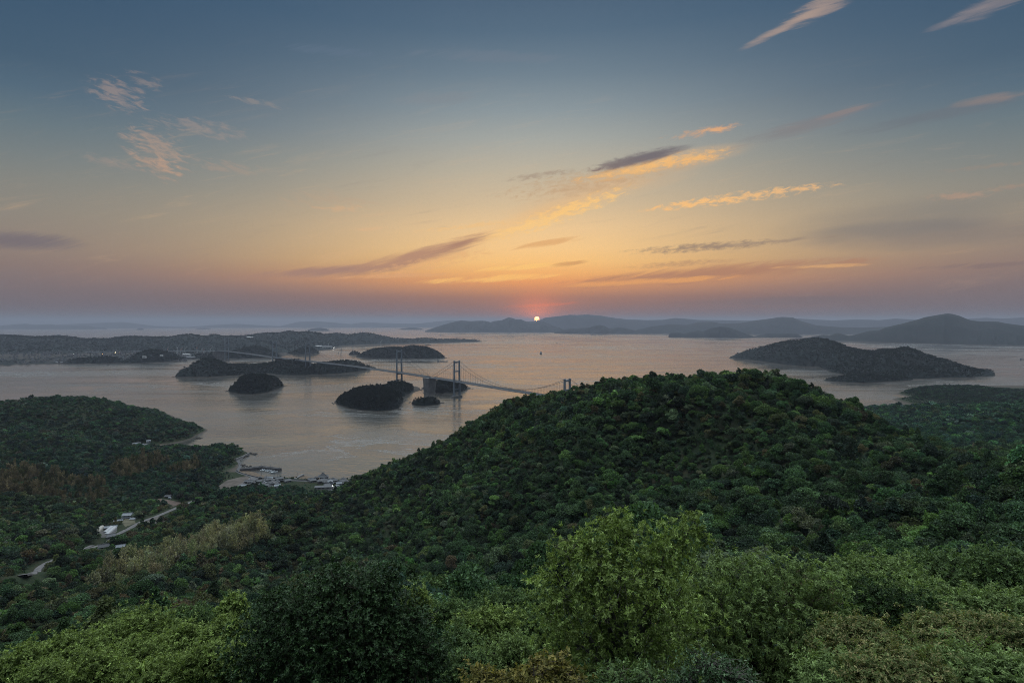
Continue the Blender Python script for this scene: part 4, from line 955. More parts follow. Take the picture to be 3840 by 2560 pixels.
bridge('middle grey suspension bridge between the double islet and the long island', 806, 2306, [(1040, 175, 22, [(174, 6.5), (123, 5.5), dk(1040), (42, 5)], False), (2060, 179, 26, [(178, 6.5), (126, 5.5), dk(2060), (42, 5)], False)], 812, 2300)
br3 = bridge('farthest grey suspension bridge reaching the left shore', 2310, 3878, [(2585, 178, 18, [(177, 6.5), (126, 5.5), dk(2585), (36, 5)], False), (3600, 179, 6, [(178, 6.5), (126, 5.5), dk(3600), (34, 5)], True)], 2320, 3870)
for s in (2420, 2455, 2490, 2525, 2555): MB().box(s - 2.5, -8, 5, s + 2.5, 8, dz_(s) - 3.7).build('pier', BCONC, br3)
for s in (3640, 3690, 3740, 3790, 3840): MB().box(s - 2, -9, -5, s + 2, 9, dz_(s) - 3.7).build('pier', BCONC, br3)
def anchorage(s, label, base, ln=24, wd=21, top=None):
    root = empty('anchorage', (BX + BD.x * s, BY + BD.y * s, 0), BYAW)
    tag(root, label, 'anchorage', 'concrete cable anchorages')
    t = top or dz_(s) - 3.7
    # bevelled block, narrower underneath on the outer faces
    zc_ = base + (t - base) * 0.42
    r = lambda a, b, z, c: [(-a + c, -b, z), (a - c, -b, z), (a, -b + c, z), (a, b - c, z), (a - c, b, z), (-a + c, b, z), (-a, b - c, z), (-a, -b + c, z)]
    MB().prism(r(ln * .86, wd * .9, base, 7), r(ln, wd, zc_, 9)).build('lower_block', BCONC, root)
    MB().prism(r(ln, wd, zc_ + 0.004, 9), r(ln * 1.02, wd * 1.02, t, 3)).build('upper_block', BCONC, root)
    MB().prism(r(ln * .98, wd, base - 6, 6), r(ln * .98, wd, base + 4, 6)).build('footing', BCONC, root)
    return root
anchorage(794, 'huge faceted concrete anchorage standing in the water under the bridge', -1)
anchorage(2308, 'concrete anchorage half hidden by trees on the long island', 20, 18, 17)
anchorage(3892, 'concrete anchorage among trees at the far left bridge end', 0, 16, 16)
# approach viaduct beyond the far anchorage
via = empty('viaduct', (0, 0, 0)); tag(via, 'low grey approach viaduct curving away at the far left bridge end', 'viaduct')
vp = [Vector((BX + BD.x * 3900, BY + BD.y * 3900, 65)), Vector((-2640, 4800, 62)), Vector((-2850, 4850, 59)), Vector((-3080, 4870, 56)), Vector((-3350, 4860, 53)), Vector((-3650, 4850, 50))]
dense = []
for a, b in zip(vp[:-1], vp[1:]): dense += [a.lerp(b, k / 6) for k in range(6)]
dense.append(vp[-1])
mb = MB(); vs, fs = [], []
for k, p in enumerate(dense):
    d = (dense[min(k + 1, len(dense) - 1)] - dense[max(k - 1, 0)]); d.z = 0; d.normalize(); n_ = Vector((-d.y, d.x, 0))
    for a, z in ((-12, 0), (12, 0), (9, -3.2), (-9, -3.2)): vs.append(tuple(p + n_ * a + Vector((0, 0, z))))
for k in range(len(dense) - 1):
    for e in range(4): fs.append((k * 4 + e, k * 4 + (e + 1) % 4, k * 4 + 4 + (e + 1) % 4, k * 4 + 4 + e))
mb.add(vs, fs).build('deck', GIRD, via)
for p in dense[1::2]: MB().box(p.x - 2, p.y - 5, -2, p.x + 2, p.y + 5, p.z - 3.0).build('pier', BCONC, via)

# ------------------------------------------------------------------ ships, boats, buoys
HULLD = mat('dark_hull', (.035, .04, .05), 0.6); HULLW = mat('boat_white', (.45, .48, .50), 0.5); HULLG = mat('boat_green', (.10, .20, .19), 0.6); CABW = mat('cabin_grey', (.30, .31, .33), 0.6)
def hull_mb(L, B, hgt, bow=0.3, sheer=0.25, z0=-0.6):
    xs_ = [-L / 2, -L / 2 + 0.05 * L, -L * 0.1, L * (0.5 - bow), L * 0.44, L / 2]
    ws_ = [0.42, 0.48, 0.5, 0.48, 0.2, 0.02]
    sh = [0.06, 0.03, 0, 0.04, 0.7, 1.0]
    mb = MB(); vs, fs = [], []
    for x, w, s in zip(xs_, ws_, sh):
        t = hgt * (1 + sheer * s)
        xb = x * (0.97 if x > 0 else 1)
        vs += [(xb - (0.06 * L if x >= L * 0.44 else 0), -w * B * 0.72, z0), (xb - (0.06 * L if x >= L * 0.44 else 0), w * B * 0.72, z0), (x, w * B, t), (x, -w * B, t)]
    for k in range(5):
        for e in range(4): fs.append((k * 4 + e, k * 4 + (e + 1) % 4, k * 4 + 4 + (e + 1) % 4, k * 4 + 4 + e))
    fs += [(3, 2, 1, 0), (20, 21, 22, 23)]
    return mb.add(vs, fs)
def small_boat(label, px, py, L, ang, hm_=HULLW, group=None, z=0.0, cat='boat'):
    x, y, zz = level(px, py, 0)
    r = empty('motor_boat', (x, y, zz), ang); tag(r, label, cat, group)
    k = L / 9
    hull_mb(L, L * 0.3, 1.3 * k).build('hull', hm_, r)
    MB().box(-1.6 * k, -0.9 * k, 1.25 * k, 1.2 * k, 0.9 * k, 3.0 * k, (0.8, 0.9)).build('cabin', HULLW, r)
    MB().box(-1.2 * k, -0.75 * k, 3.01 * k, 0.8 * k, 0.75 * k, 3.2 * k).build('cabin_roof', CABW, r)
    MB().tube([(-1.3 * k, 0, 3.0 * k), (-1.3 * k, 0, 5.4 * k)], 0.07 * k, 5).build('mast', CABW, r)
    MB().box(1.45 * k, -0.6 * k, 1.55 * k, 1.5 * k, 0.6 * k, 2.2 * k).build('windscreen', HULLD, r)
    return r
def cargo_ship(label, px, py, L, ang, B=None, head=False):
    x, y, zz = level(px, py, 0)
    r = empty('cargo_ship', (x, y, zz), ang); tag(r, label, 'ship', 'ships in the strait')
    B = B or L * 0.16; k = L / 80
    hull_mb(L, B, 4.2 * k, 0.22, 0.5, -1).build('hull', HULLD, r)
    MB().box(-37 * k, -B * .42, 4.2 * k, -27 * k, B * .42, 13 * k, (0.85, 0.9)).box(-35 * k, -B * .46, 13.01 * k, -28.5 * k, B * .46, 16 * k).build('superstructure', CABW, r)
    MB().box(-38.5 * k, -2 * k, 4.3 * k, -37.1 * k, 2 * k, 15 * k).build('funnel', HULLD, r)
    for a in (-22, -4): MB().box(a * k, -B * .36, 4.25 * k, (a + 15) * k, B * .36, 6.4 * k).build('hatch_cover', mat('hatch', (.10, .075, .065), 0.7), r)
    for a in (-31, 31): MB().tube([(a * k, 0, 4 * k), (a * k, 0, (23 if a < 0 else 14) * k)], [0.5 * k, 0.25 * k], 5).build('mast', CABW, r)
    return r
cargo_ship('long low dark cargo ship below the dark low island', 1660, 1356, 84, 0.0)
cargo_ship('dark ship seen bow on below the sun, with spreading wake', 2028, 1327, 95, -1.65, 22)
cargo_ship('small dark ship off the right end of the shipyard headland', 1606, 1294, 75, 0.2)
for px, py, L, lb in ((1660,1258,120,'distant ship between the headland and the sunset island'),(1927,1262,70,'tiny distant ship just left of the sun reflection'),(2183,1252.6,130,'farther of two distant ships under the low hill chain'),(2227,1255,140,'nearer of two distant ships under the low hill chain'),
                      (925,1251,110,'tiny ship on the far water above the left hills'),(1820,1277,60,'small boat beside the tip of the headland')):
    cargo_ship(lb, px, py, L, random.uniform(-.3, .3))
cargo_ship('small ship cut off at the right edge of the water', 3838, 1348, 60, 0.1)
small_boat('small dark tug boat with a thin wake on the sunset water', 2088, 1287, 26, 0.3, HULLD, 'ships in the strait', cat='tug')
small_boat('small fishing boat near the island right end', 1655, 1312, 22, -1.4, HULLD, 'ships in the strait')
small_boat('tiny green fishing boat below the long bridged island', 1335, 1409.5, 16, 3.1, HULLG)
for k, (px, py, a, L) in enumerate(((985,1763,0.75,9.5),(992,1763.6,0.8,9),(1003,1765.6,0.7,9.5),(1010,1766,0.85,10),(1020,1769,0.7,10),(1029,1772,0.65,13.5))):
    nm = ['first', 'second', 'third', 'fourth', 'fifth'][k] + ' white motor boat from the left moored behind the breakwater' if k < 5 else 'largest white motor boat, rightmost of those moored behind the breakwater'
    small_boat(nm, px, py, L, a, HULLW, 'boats moored in the harbour')
def buoy(label, px, py, k):
    x, y, zz = level(px, py, 0)
    r = empty('channel_buoy', (x, y, zz)); tag(r, label, 'buoy')
    MB().tube([(0, 0, -1), (0, 0, 1.4 * k)], 2.2 * k, 10).build('float', HULLD, r)
    MB().tube([(0, 0, 1.4 * k), (0, 0, 7 * k)], [1.3 * k, 0.35 * k], 6).build('cage', HULLD, r)
    MB().tube([(0, 0, 7 * k), (0, 0, 8.4 * k)], [0.7 * k, 0.4 * k], 6).build('lantern', HULLD, r)
buoy('dark channel buoy off the near wooded hill top', 2540, 1406, 1.3)
buoy('dark channel buoy on the far left water', 405, 1370, 2.0)
buoy('dark buoy beside the lattice pylon behind the long island', 1269, 1326, 2.2)
buoy('tiny buoy right of the one beside the lattice pylon', 1276, 1326, 0.9)

# ------------------------------------------------------------------ pylons, shipyard cranes, town
PYL = mat('pylon_steel', (.22, .23, .25), 0.6)
def pylon(label, x, y, z0, hgt, w):
    r = empty('pylon', (x, y, z0)); tag(r, label, 'pylon', 'power line pylons')
    mb = MB()
    c = [(-1, -1), (1, -1), (1, 1), (-1, 1)]
    ww = lambda f: w * (1 - f) ** 1.4 + w * 0.07
    for sx, sy in c:
        mb.tube([(sx * ww(f), sy * ww(f), hgt * f) for f in (0, .25, .5, .75, 1)], 0.45, 4)
    for k in range(10):
        f0, f1 = k / 10, (k + 1) / 10
        for q in range(4):
            (ax, ay), (bx, by) = c[q], c[(q + 1) % 4]
            mb.tube([(ax * ww(f0), ay * ww(f0), hgt * f0), (bx * ww(f1), by * ww(f1), hgt * f1)], 0.25, 3)
    mb.build('lattice', PYL, r)
    for f in (0.8, 0.88, 0.96): MB().box(-w * 0.7, -0.4, hgt * f, w * 0.7, 0.4, hgt * f + 0.8).build('cross_arm', PYL, r)
x, y, _ = at(1280, 1350, 3900); pylon('tall lattice pylon rising behind the long island', x, y, 20, 110, 11)
x, y, _ = at(1323, 1318, 5200); pylon('fainter lattice pylon standing on the islet', x, y, 10, 85, 9)
CR, CW = mat('crane_red', (.32, .13, .10), 0.7), mat('crane_pale', (.40, .40, .40), 0.7)
def crane(label, px, ytop, D, m1, z0=None, hgt=None):
    x, y, z = at(px, ytop, D)
    z0 = 6.0 if z0 is None else z0; hh = z - z0
    r = empty('jib_crane', (x, y, z0), random.uniform(-.6, .6)); tag(r, label, 'crane', 'shipyard jib cranes')
    MB().tube([(-6, -6, 0), (0, 0, hh * .5)], .9, 4).tube([(6, -6, 0), (0, 0, hh * .5)], .9, 4).tube([(6, 6, 0), (0, 0, hh * .5)], .9, 4).tube([(-6, 6, 0), (0, 0, hh * .5)], .9, 4).build('portal', CW, r)
    MB().box(-4, -3, hh * .5, 4, 3, hh * .62).build('cab', m1, r)
    MB().tube([(0, 0, hh * .6), (hh * .35, 0, hh)], [1.3, .7], 4).build('jib', m1, r)
    MB().tube([(-2, 0, hh * .6), (-hh * .1, 0, hh * .85), (hh * .35, 0, hh)], .4, 4).build('stay', CW, r)
onames = ['first', 'second', 'third', 'fourth', 'fifth', 'sixth', 'seventh', 'eighth', 'ninth', 'tenth', 'eleventh', 'twelfth']
for k, (px, yt) in enumerate(((628,1298),(664,1290),(678,1302),(692,1300),(738,1289),(757,1298),(764,1302),(788,1297))):
    crane(onames[k] + ' thin red and white shipyard crane from the left, by the far bridge end', px, yt, 5400, CR if k % 2 == 0 else CW)
for k, (px, yt) in enumerate(((424,1334),(461,1326),(478,1330))):
    crane(onames[k] + ' pale green dock crane from the left on the far left shore', px, yt, 4330, mat('crane_green', (.22, .27, .25), 0.7))
for k, (px, yt) in enumerate(((1195,1280),(1214,1285),(1232,1281),(1428,1272))):
    crane(onames[k] + ' slender crane from the left at the headland shipyard', px, yt, 7000, CW)
def shed(name, label, px, py, D, w, d, hh, m1, m2, ang=0.0, cat='building', z=None, win=True, group=None):
    x, y, zz = at(px, py, D)
    zz = zz if z is None else z
    r = empty(name, (x, y, zz), ang); tag(r, label, cat, group)
    MB().box(-w / 2, -d / 2, -3, w / 2, d / 2, hh).build('wall', m1, r)
    MB().prism([(-w / 2 - .5, -d / 2 - .5, hh + .01), (-w / 2 - .5, d / 2 + .5, hh + .01), (-w / 2 - .5, 0, hh + d * .16)], [(w / 2 + .5, -d / 2 - .5, hh + .01), (w / 2 + .5, d / 2 + .5, hh + .01), (w / 2 + .5, 0, hh + d * .16)]).build('roof', m2, r)
    if win:
        for k in range(3): MB().box(-w * .32 + k * w * .26, -d / 2 - .08, hh * .4, -w * .32 + k * w * .26 + w * .13, -d / 2 - .003, hh * .7).build('window', HULLD, r)
    return r
WALLP = mat('pale_wall', (.42, .42, .42), 0.8, 0.15, 0.3); ROOFG = mat('grey_roof', (.16, .165, .175), 0.7, 0.3, 0.5)
shed('factory', 'large white flat building on the far headland ridge', 937, 1270.5, 7500, 85, 40, 22, WALLP, WALLP)
shed('factory', 'pale green shipyard hall on the headland shore', 1228, 1309, 6600, 110, 60, 28, mat('hall_green', (.22, .25, .23), .8), ROOFG)
shed('factory', 'grey shipyard hall left of the pale green one', 1196, 1305, 6700, 70, 50, 24, ROOFG, WALLP)
shed('warehouse', 'white warehouse at the foot of the far bridge end', 700, 1334, 4750, 60, 30, 12, WALLP, WALLP)
shed('warehouse', 'dark quay shed below the white warehouse', 716, 1342, 4700, 70, 25, 8, ROOFG, ROOFG)
shed('villa', 'pale building on the round far left shore hill', 541, 1341, 4260, 26, 14, 10, WALLP, WALLP)
shed('villa', 'smaller pale building on the right flank of the round hill', 606, 1334, 4300, 18, 12, 8, WALLP, WALLP)
shed('warehouse', 'wide pale quay warehouse on the far left shore', 222, 1362, 4300, 75, 22, 10, WALLP, ROOFG)
shed('warehouse', 'dock hall between the pale green cranes', 442, 1352, 4330, 40, 26, 22, mat('dock_green', (.17, .21, .20), .8), ROOFG)
g = random.Random(5); tm = MB(); tm2 = MB()
for k in range(420):
    px = g.choice((g.uniform(-100, 700), g.uniform(120, 640))); py = g.uniform(1305, 1352) if px > 250 else g.uniform(1312, 1372)
    D = float(level(px, py, 12)[1])
    if not 4100 < D < 6000: continue
    x, y, _ = level(px, py, 12)
    w, d, hh = g.uniform(7, 18), g.uniform(7, 14), g.uniform(5, 12)
    fq = (D - 4000) / 2600.0; zb = 3 + 18 * max(0, fq)
    (tm if g.random() < 0.6 else tm2).box(x - w / 2, y - d / 2, 0, x + w / 2, y + d / 2, zb + hh, (1, 0.5))
tag(tm.build('distant_town', mat('town_wall', (.10, .10, .105), .85)), 'pale specks of the far left town houses', 'town', kind='stuff')
tag(tm2.build('distant_town', ROOFG), 'grey specks of the far left town roofs', 'town', kind='stuff')
LAMP = mat('lamp_glow', (1.0, .85, .5), emit=18.0); LAMPW = mat('lamp_white', (1, 1, .95), emit=20.0)
def lamp(label, x, y, z0, hh, r_, m):
    o = empty('street_lamp', (x, y, z0)); tag(o, label, 'lamp', 'lit lamps')
    MB().tube([(0, 0, 0), (0, 0, hh)], max(.1, r_ * .15), 5).build('pole', PYL, o)
    MB().tube([(0, 0, hh), (0, 0, hh + r_ * .9), (0, 0, hh + r_ * 1.6)], [r_ * .7, r_, r_ * .3], 6).build('lamp_head', m, o)
for px, py, D, lb, m, r_ in ((432,1322,4700,'bright yellow lamp in the far left town',LAMP,2.2),(385,1328,4650,'dim orange lamp left of the bright yellow one',mat('lamp_orange',(1,.5,.2),emit=5.0),1.6),(447,1322,4700,'small orange lamp right of the bright yellow one',mat('lamp_orange',(1,.5,.2),emit=5.0),1.3),(277,1326,4600,'small white lamp in the far left town',LAMPW,1.0),
                          (1248,1304,6500,'left one of two white floodlights at the shipyard',LAMPW,2.0),(1252,1304,6500,'right one of two white floodlights at the shipyard',LAMPW,2.0)):
    x, y, z = at(px, py, D); lamp(lb, x, y, 8, z - 8, r_, m)
# ------------------------------------------------------------------ houses
TILE = mat('grey_roof_tile', (.095, .10, .108), 0.6, 0.35, 1.2); TILED = mat('dark_roof_tile', (.05, .054, .06), 0.6, 0.3, 1.2); TILEB = mat('pale_blue_roof', (.18, .20, .22), 0.5, 0.2, 0.8)
TILER = mat('red_roof_tile', (.18, .05, .04), 0.7, 0.35, 1.0); TILEW = mat('rust_roof_tile', (.19, .105, .09), 0.75, 0.3, 0.8)
PLAST = mat('plaster_wall', (.27, .26, .25), 0.85, 0.2, 0.6); TIMB = mat('timber_wall', (.13, .11, .095), 0.85, 0.4, 0.9); GLASS = mat('window_glass', (.03, .035, .045), 0.15, spec=0.6)
def house_proto(w, d, h, rise, hip, wallm, roofm, storeys=1):
    r = bpy.data.objects.new('village_house', None); kids = []
    def part(name, mb, m):
        me = mb.mesh(name); me.materials.append(m); o = bpy.data.objects.new(name, me); o.parent = r; kids.append(o); return o
    part('wall', MB().box(-w / 2, -d / 2, -2.5, w / 2, d / 2, h), wallm)
    e, o_ = 0.9, hip * w / 2
    roof = MB().add([(-w / 2 - e, -d / 2 - e, h - .1), (w / 2 + e, -d / 2 - e, h - .1), (w / 2 + e, d / 2 + e, h - .1), (-w / 2 - e, d / 2 + e, h - .1), (-w / 2 - e + o_, 0, h + rise), (w / 2 + e - o_, 0, h + rise)],
                    [(0, 1, 5, 4), (2, 3, 4, 5), (1, 2, 5), (3, 0, 4), (3, 2, 1, 0)])
    roof.box(-w / 2 - e + o_, -0.25, h + rise - .1, w / 2 + e - o_, 0.25, h + rise + .35)
    part('roof', roof, roofm)
    for st in range(storeys):
        for sx in (-1, 1):
            zc_ = 1.0 + st * 2.9
            part('window', MB().box(sx * w * .24 - .9, -d / 2 - .07, zc_, sx * w * .24 + .9, -d / 2 - .004, zc_ + 1.3), GLASS)
    part('door', MB().box(-.5, -d / 2 - .06, -.2, .5, -d / 2 - .004, 2.0), TIMB)
    if storeys > 1: part('lower_roof', MB().prism([(-w / 2 - 1.4, -d / 2 - 1.5, 2.9), (w / 2 + 1.4, -d / 2 - 1.5, 2.9), (w / 2 + 1.4, -d / 2 - .005, 2.9), (-w / 2 - 1.4, -d / 2 - .005, 2.9)],
                                              [(-w / 2 - 1.0, -d / 2 - 1.3, 3.1), (w / 2 + 1.0, -d / 2 - 1.3, 3.1), (w / 2 + .8, -d / 2 - .005, 3.7), (-w / 2 - .8, -d / 2 - .005, 3.7)]), roofm)
    return r, kids
PROTO = {'grey': house_proto(11, 8, 3.4, 2.6, .45, PLAST, TILE), 'grey2': house_proto(12, 8.5, 5.6, 2.6, .4, TIMB, TILE, 2), 'dark': house_proto(10, 8, 3.2, 2.4, .0, TIMB, TILED),
         'blue': house_proto(10, 7.5, 3.4, 2.2, .0, PLAST, TILEB), 'red': house_proto(11, 8, 3.3, 2.4, .3, PLAST, TILER), 'white': house_proto(9, 7, 5.5, 2.0, .0, mat('white_wall', (.42, .43, .45), .8), TILEB, 2)}
HOUSEPOS = []
def house(kind, px, py, ang, label, group=None, sc=1.0, cat='house', name='village_house', d0=500):
    x, y, z = hit(px, py, d0)
    x, y, z = hit(px, py + 3, d0)
    src, kids = PROTO[kind]
    r = bpy.data.objects.new(name, None); COL.objects.link(r)
    r.location = (x, y, float(H(x, y))); r.rotation_euler = (0, 0, ang); r.scale = (sc,) * 3
    for k in kids:
        c = k.copy(); COL.objects.link(c); c.parent = r
    HOUSEPOS.append((x, y)); EXCL.append((x, y, 8.5)); dd = math.hypot(x, y); EXCL.append((x - x / dd * 10, y - y / dd * 10, 8.0))
    return tag(r, label, cat, group)
Hs = [('grey',927,1806),('grey',940,1807),('dark',960,1807),('dark',976,1792),('grey',1000,1792),('blue',1012,1794),('grey',998,1799.5),('grey2',1009,1804),('grey',1023,1804),('grey2',1048,1801.5),('grey',1040,1808),('blue',992,1811.5),('grey',985,1817.5),('grey',1007,1821),
      ('grey2',1021,1819),('grey',1032,1814),('dark',1016,1811),('white',1040,1828),('red',1049,1824),('grey',1021,1830),('dark',1012,1827),('grey',1062,1828),('grey',1078,1804),('blue',914,1822),('dark',950,1812),('grey',972,1806),
      ('grey',1165,1798),('grey',1173,1803),('dark',1173,1792.5),('grey2',1200,1809),('dark',1186,1795.5),('grey',1211,1800),('grey',1225,1801),('grey',1203,1804),('grey',1222,1808),('grey',1247,1800),('grey2',1253,1807),('white',1239,1813),('grey',1227,1820),('dark',1289,1799.5),
      ('grey',1284,1806),('grey',1297,1806),('dark',1292,1812),('white',1271,1818),('blue',1265,1824),('white',1230,1851),('blue',1224,1859),('grey',1237,1842),('dark',1217,1849),('grey',1258,1831),('grey',1275,1812),('dark',1262,1808),('grey',1234,1803)]
CN = {'grey': 'grey tiled single storey', 'grey2': 'two storey grey tiled', 'dark': 'dark gabled timber', 'blue': 'pale roofed gabled', 'red': 'red roofed', 'white': 'white walled two storey'}
rows = {}
for k, px, py in sorted(Hs, key=lambda q: q[1]):
    half = 'western' if px < 1120 else 'eastern'
    row = 'seafront row' if py < 1802.5 else ('middle row' if py < 1814 else 'rear row')
    key = (CN[k], half, row); rows.setdefault(key, []).append((k, px, py))
for (cn, half, row), lst in rows.items():
    for q, (k, px, py) in enumerate(lst):
        pos = 'the only ' if len(lst) == 1 else onames[q] + ' from the left '
        lab = ('only %s house in the %s village %s' % (cn, half, row)) if len(lst) == 1 else ('%s house, %s from left in the %s village %s' % (cn, onames[q], half, row))
        house(k, px, py, random.choice((0.25, 0.45, 1.9, 2.05, 0.6)) + random.uniform(-.1, .1), lab, 'houses of the harbour village', random.uniform(.85, 1.12))
# temple with swept roofs
for px, py, sc, lb in ((1211, 1790.5, 1.0, 'taller temple hall with an upswept dark roof on the village shore'), (1221, 1791.5, .7, 'smaller temple gate with an upswept dark roof beside the hall')):
    x, y, z = PZ(px, py + 4, 4)
    r = empty('temple', (x, y, 4), 0.3); r.scale = (sc,) * 3; tag(r, lb, 'temple')
    MB().box(-6, -6, -2, 6, 6, 4.5).build('wall', TIMB, r)
    vs, fs = [], []
    prof = [(9.5, 4.6, 1.0), (7.0, 5.6, .25), (4.2, 7.6, 0), (1.6, 10.2, 0), (.4, 11.2, 0)]
    for R_, z_, up in prof:
        for a, b in ((-1, -1), (0, -1), (1, -1), (1, 0), (1, 1), (0, 1), (-1, 1), (-1, 0)): vs.append((a * R_ * (1 if R_ > 2 else 2.2), b * R_, z_ + (up if a and b else 0)))
    for k in range(len(prof) - 1):
        for e in range(8): fs.append((k * 8 + e, k * 8 + (e + 1) % 8, k * 8 + 8 + (e + 1) % 8, k * 8 + 8 + e))
    fs.append(tuple(len(vs) - 8 + e for e in range(8)))
    MB().add(vs, fs).build('roof', TILED, r)
    MB().box(-1.6, -.3, 11.2, 1.6, .3, 12).build('ridge', TILED, r)
    EXCL.append((x, y, 10))
x, y, z = hit(1214, 1832, 500)
sb = shed('school_hall', 'long grey roofed hall behind the village, lamp at its right end', 1214, 1832, y, 30, 11, 4.5, PLAST, TILE, 0.12, z=float(H(x, y)), cat='building'); EXCL.append((x, y, 17))
lamp('lit white lamp at the end of the long village hall', x + 17, y - 2, float(H(x + 17, y)), 6, .55, LAMPW)
x, y, z = PZ(1026, 1793, 4); shed('shed', 'long dark shed along the village seawall', 1026, 1793, y, 18, 6, 3.2, TIMB, TILED, -0.12, z=float(H(x, y))); EXCL.append((x, y, 10))
# valley buildings
house('white', 480, 1942, 0.15, 'white walled house alone beside the upper valley road', sc=1.2)
house('blue', 498, 1946, 0.1, 'low pale shed right of the white valley house', sc=.6, cat='shed', name='shed')
for k, px in enumerate((437, 445, 453)): house('blue', px, 1953 - k, 0.2, onames[k] + ' small white hut from the left, above the greenhouses', 'small white huts', .55, 'hut', 'hut')
house('dark', 391, 2053, 0.5, 'dark roofed farmhouse above the red roofed house', sc=1.0)
house('white', 386, 2054, 0.5, 'white gable shed against the dark roofed farmhouse', sc=.55, cat='shed', name='shed')
house('blue', 452, 2053, 0.45, 'pale roofed white shed right of the dark roofed farmhouse', sc=.85, cat='shed', name='shed')
x, y, z = hit(341, 2092, 300)
r = empty('farmhouse', (x, y, float(H(x, y)) + .3), 0.42); tag(r, 'large farmhouse with rust red tiled roof in the left valley', 'house'); EXCL.append((x, y, 16)); EXCL.append((x - 4, y - 12, 13)); EXCL.append((x - 2, y - 26, 9))
MB().box(-9.5, -5, -3, 9.5, 5, 5.2).build('wall', PLAST, r)
MB().prism([(-10.4, -6.4, 5.0), (10.4, -6.4, 5.0), (10.4, 6.4, 5.0), (-10.4, 6.4, 5.0)], [(-9.5, -.15, 8.6), (9.5, -.15, 8.6), (9.5, .15, 8.6), (-9.5, .15, 8.6)]).build('roof', TILEW, r)
MB().prism([(-10.0, -9.5, 3.4), (2, -9.5, 3.4), (2, -5.01, 3.4), (-10.0, -5.01, 3.4)], [(-9.8, -9.3, 3.7), (1.8, -9.3, 3.7), (1.8, -5.01, 4.9), (-9.8, -5.01, 4.9)]).build('porch_roof', TILEW, r)
MB().box(-9, -9, -3, 1, -5.02, 3.39).build('porch', PLAST, r)
for a in (4, 6.6): MB().box(a, -5.09, 1.2, a + 1.6, -5.006, 2.8).build('window', GLASS, r)
GH = mat('greenhouse_film', (.36, .37, .38), 0.45, 0.15, 0.4)
GHW = mat('greenhouse_old_film', (.33, .31, .27), 0.55, 0.2, 0.4)
for (x0, y0), (x1, y1), m_, lb in (((361, 1997), (383, 1981), GHW, 'weathered cream greenhouse tunnel, leftmost in the yard'), ((394, 1998), (417, 1983), GH, 'white greenhouse tunnel, middle one in the yard'), ((397, 2004), (429, 1986), GH, 'long white greenhouse tunnel nearest the road')):
    a, b = Vector(hit(x0, y0, 400)), Vector(hit(x1, y1, 400)); d = b - a; Ln = min(Vector((d.x, d.y)).length, 42); mid = (a + b) / 2
    r = empty('greenhouse', (mid.x, mid.y, float(H(mid.x, mid.y))), math.atan2(d.y, d.x)); tag(r, lb, 'greenhouse', 'greenhouse tunnels')
    w = 3.2
    arc = [(w * math.cos(t), 3.4 * math.sin(t) ** .8 if math.sin(t) > 0 else 0) for t in np.linspace(0, math.pi, 11)]
    mb = MB(); vs = [(s * Ln / 2, p[0], p[1] + .3) for s in (-1, 1) for p in arc]; vs += [(s * Ln / 2, p, -2.5) for s in (-1, 1) for p in (w, -w)]
    fs = [(k, k + 1, 12 + k, 11 + k) for k in range(10)] + [tuple(range(11)), tuple(range(11, 22))[::-1], (22, 24, 11, 0), (10, 21, 25, 23)]
    mb.add(vs, fs).build('film', m_, r)
    for k in range(9):
        s = -Ln / 2 + Ln * (k + .5) / 9
        MB().tube([(s, p[0] * 1.012, p[1] * 1.012 + .3) for p in arc], .05, 4).build('hoop', CABW, r)
    EXCL.append((a.x, a.y, 8)); EXCL.append((b.x, b.y, 8)); EXCL.append((mid.x, mid.y, 8))
house('blue', 425, 1979, 0.5, 'pale blue roofed shed at the back of the greenhouse yard', sc=.8, cat='shed', name='shed')
house('blue', 405, 1979, 0.5, 'low grey roofed shed between the greenhouses', sc=.7, cat='shed', name='shed')
r = house('grey', 418, 2013, 0.55, 'open grey frame shed below the greenhouses', sc=.9, cat='shed', name='shed')
house('dark', 631, 1862, 0.1, 'dark roofed shed beside the reddish field', sc=.85, cat='shed', name='shed')
house('white', 637, 1866, 0.1, 'small white hut in front of the dark field shed', sc=.4, cat='hut', name='hut')
for k, (kd, px, py) in enumerate((('blue',507,1664),('grey',519,1662),('white',557,1656),('blue',530,1668),('grey',545,1668))):
    house(kd, px, py, 0.3 + .2 * k, onames[k] + ' house from the left in the cove behind the second left ridge', 'houses of the small cove', .9, d0=1350)
house('white', 2825 // 1, 1304, 0.2, 'tiny white lookout hut', sc=.5) if False else None
def pole(label, px, py, z, hgt):
    x, y, _ = PZ(px, py, z)
    o = empty('utility_pole', (x, y, z - .3)); tag(o, label, 'pole', 'utility poles round the harbour')
    MB().tube([(0, 0, 0), (0, 0, hgt)], [.26, .18], 6).build('shaft', PYL, o)
    MB().box(-1.1, -.08, hgt - 1.2, 1.1, .08, hgt - 1.0).box(-.9, -.08, hgt - 2.1, .9, .08, hgt - 1.9).build('cross_arm', PYL, o)
for k, (px, py, z, hh) in enumerate(((922,1785,4,11),(940,1801,4,10),(981,1782,3.4,13),(1041,1787,3.4,10),(1115,1786,3.6,9),(980,1748,5.6,5),(1014,1751,5.6,5),(1049,1755,5.6,5))):
    pole(onames[k] + (' utility pole from the left along the harbour shore' if k < 5 else ' thin pole, standing on the breakwater'), px, py, z, hh)
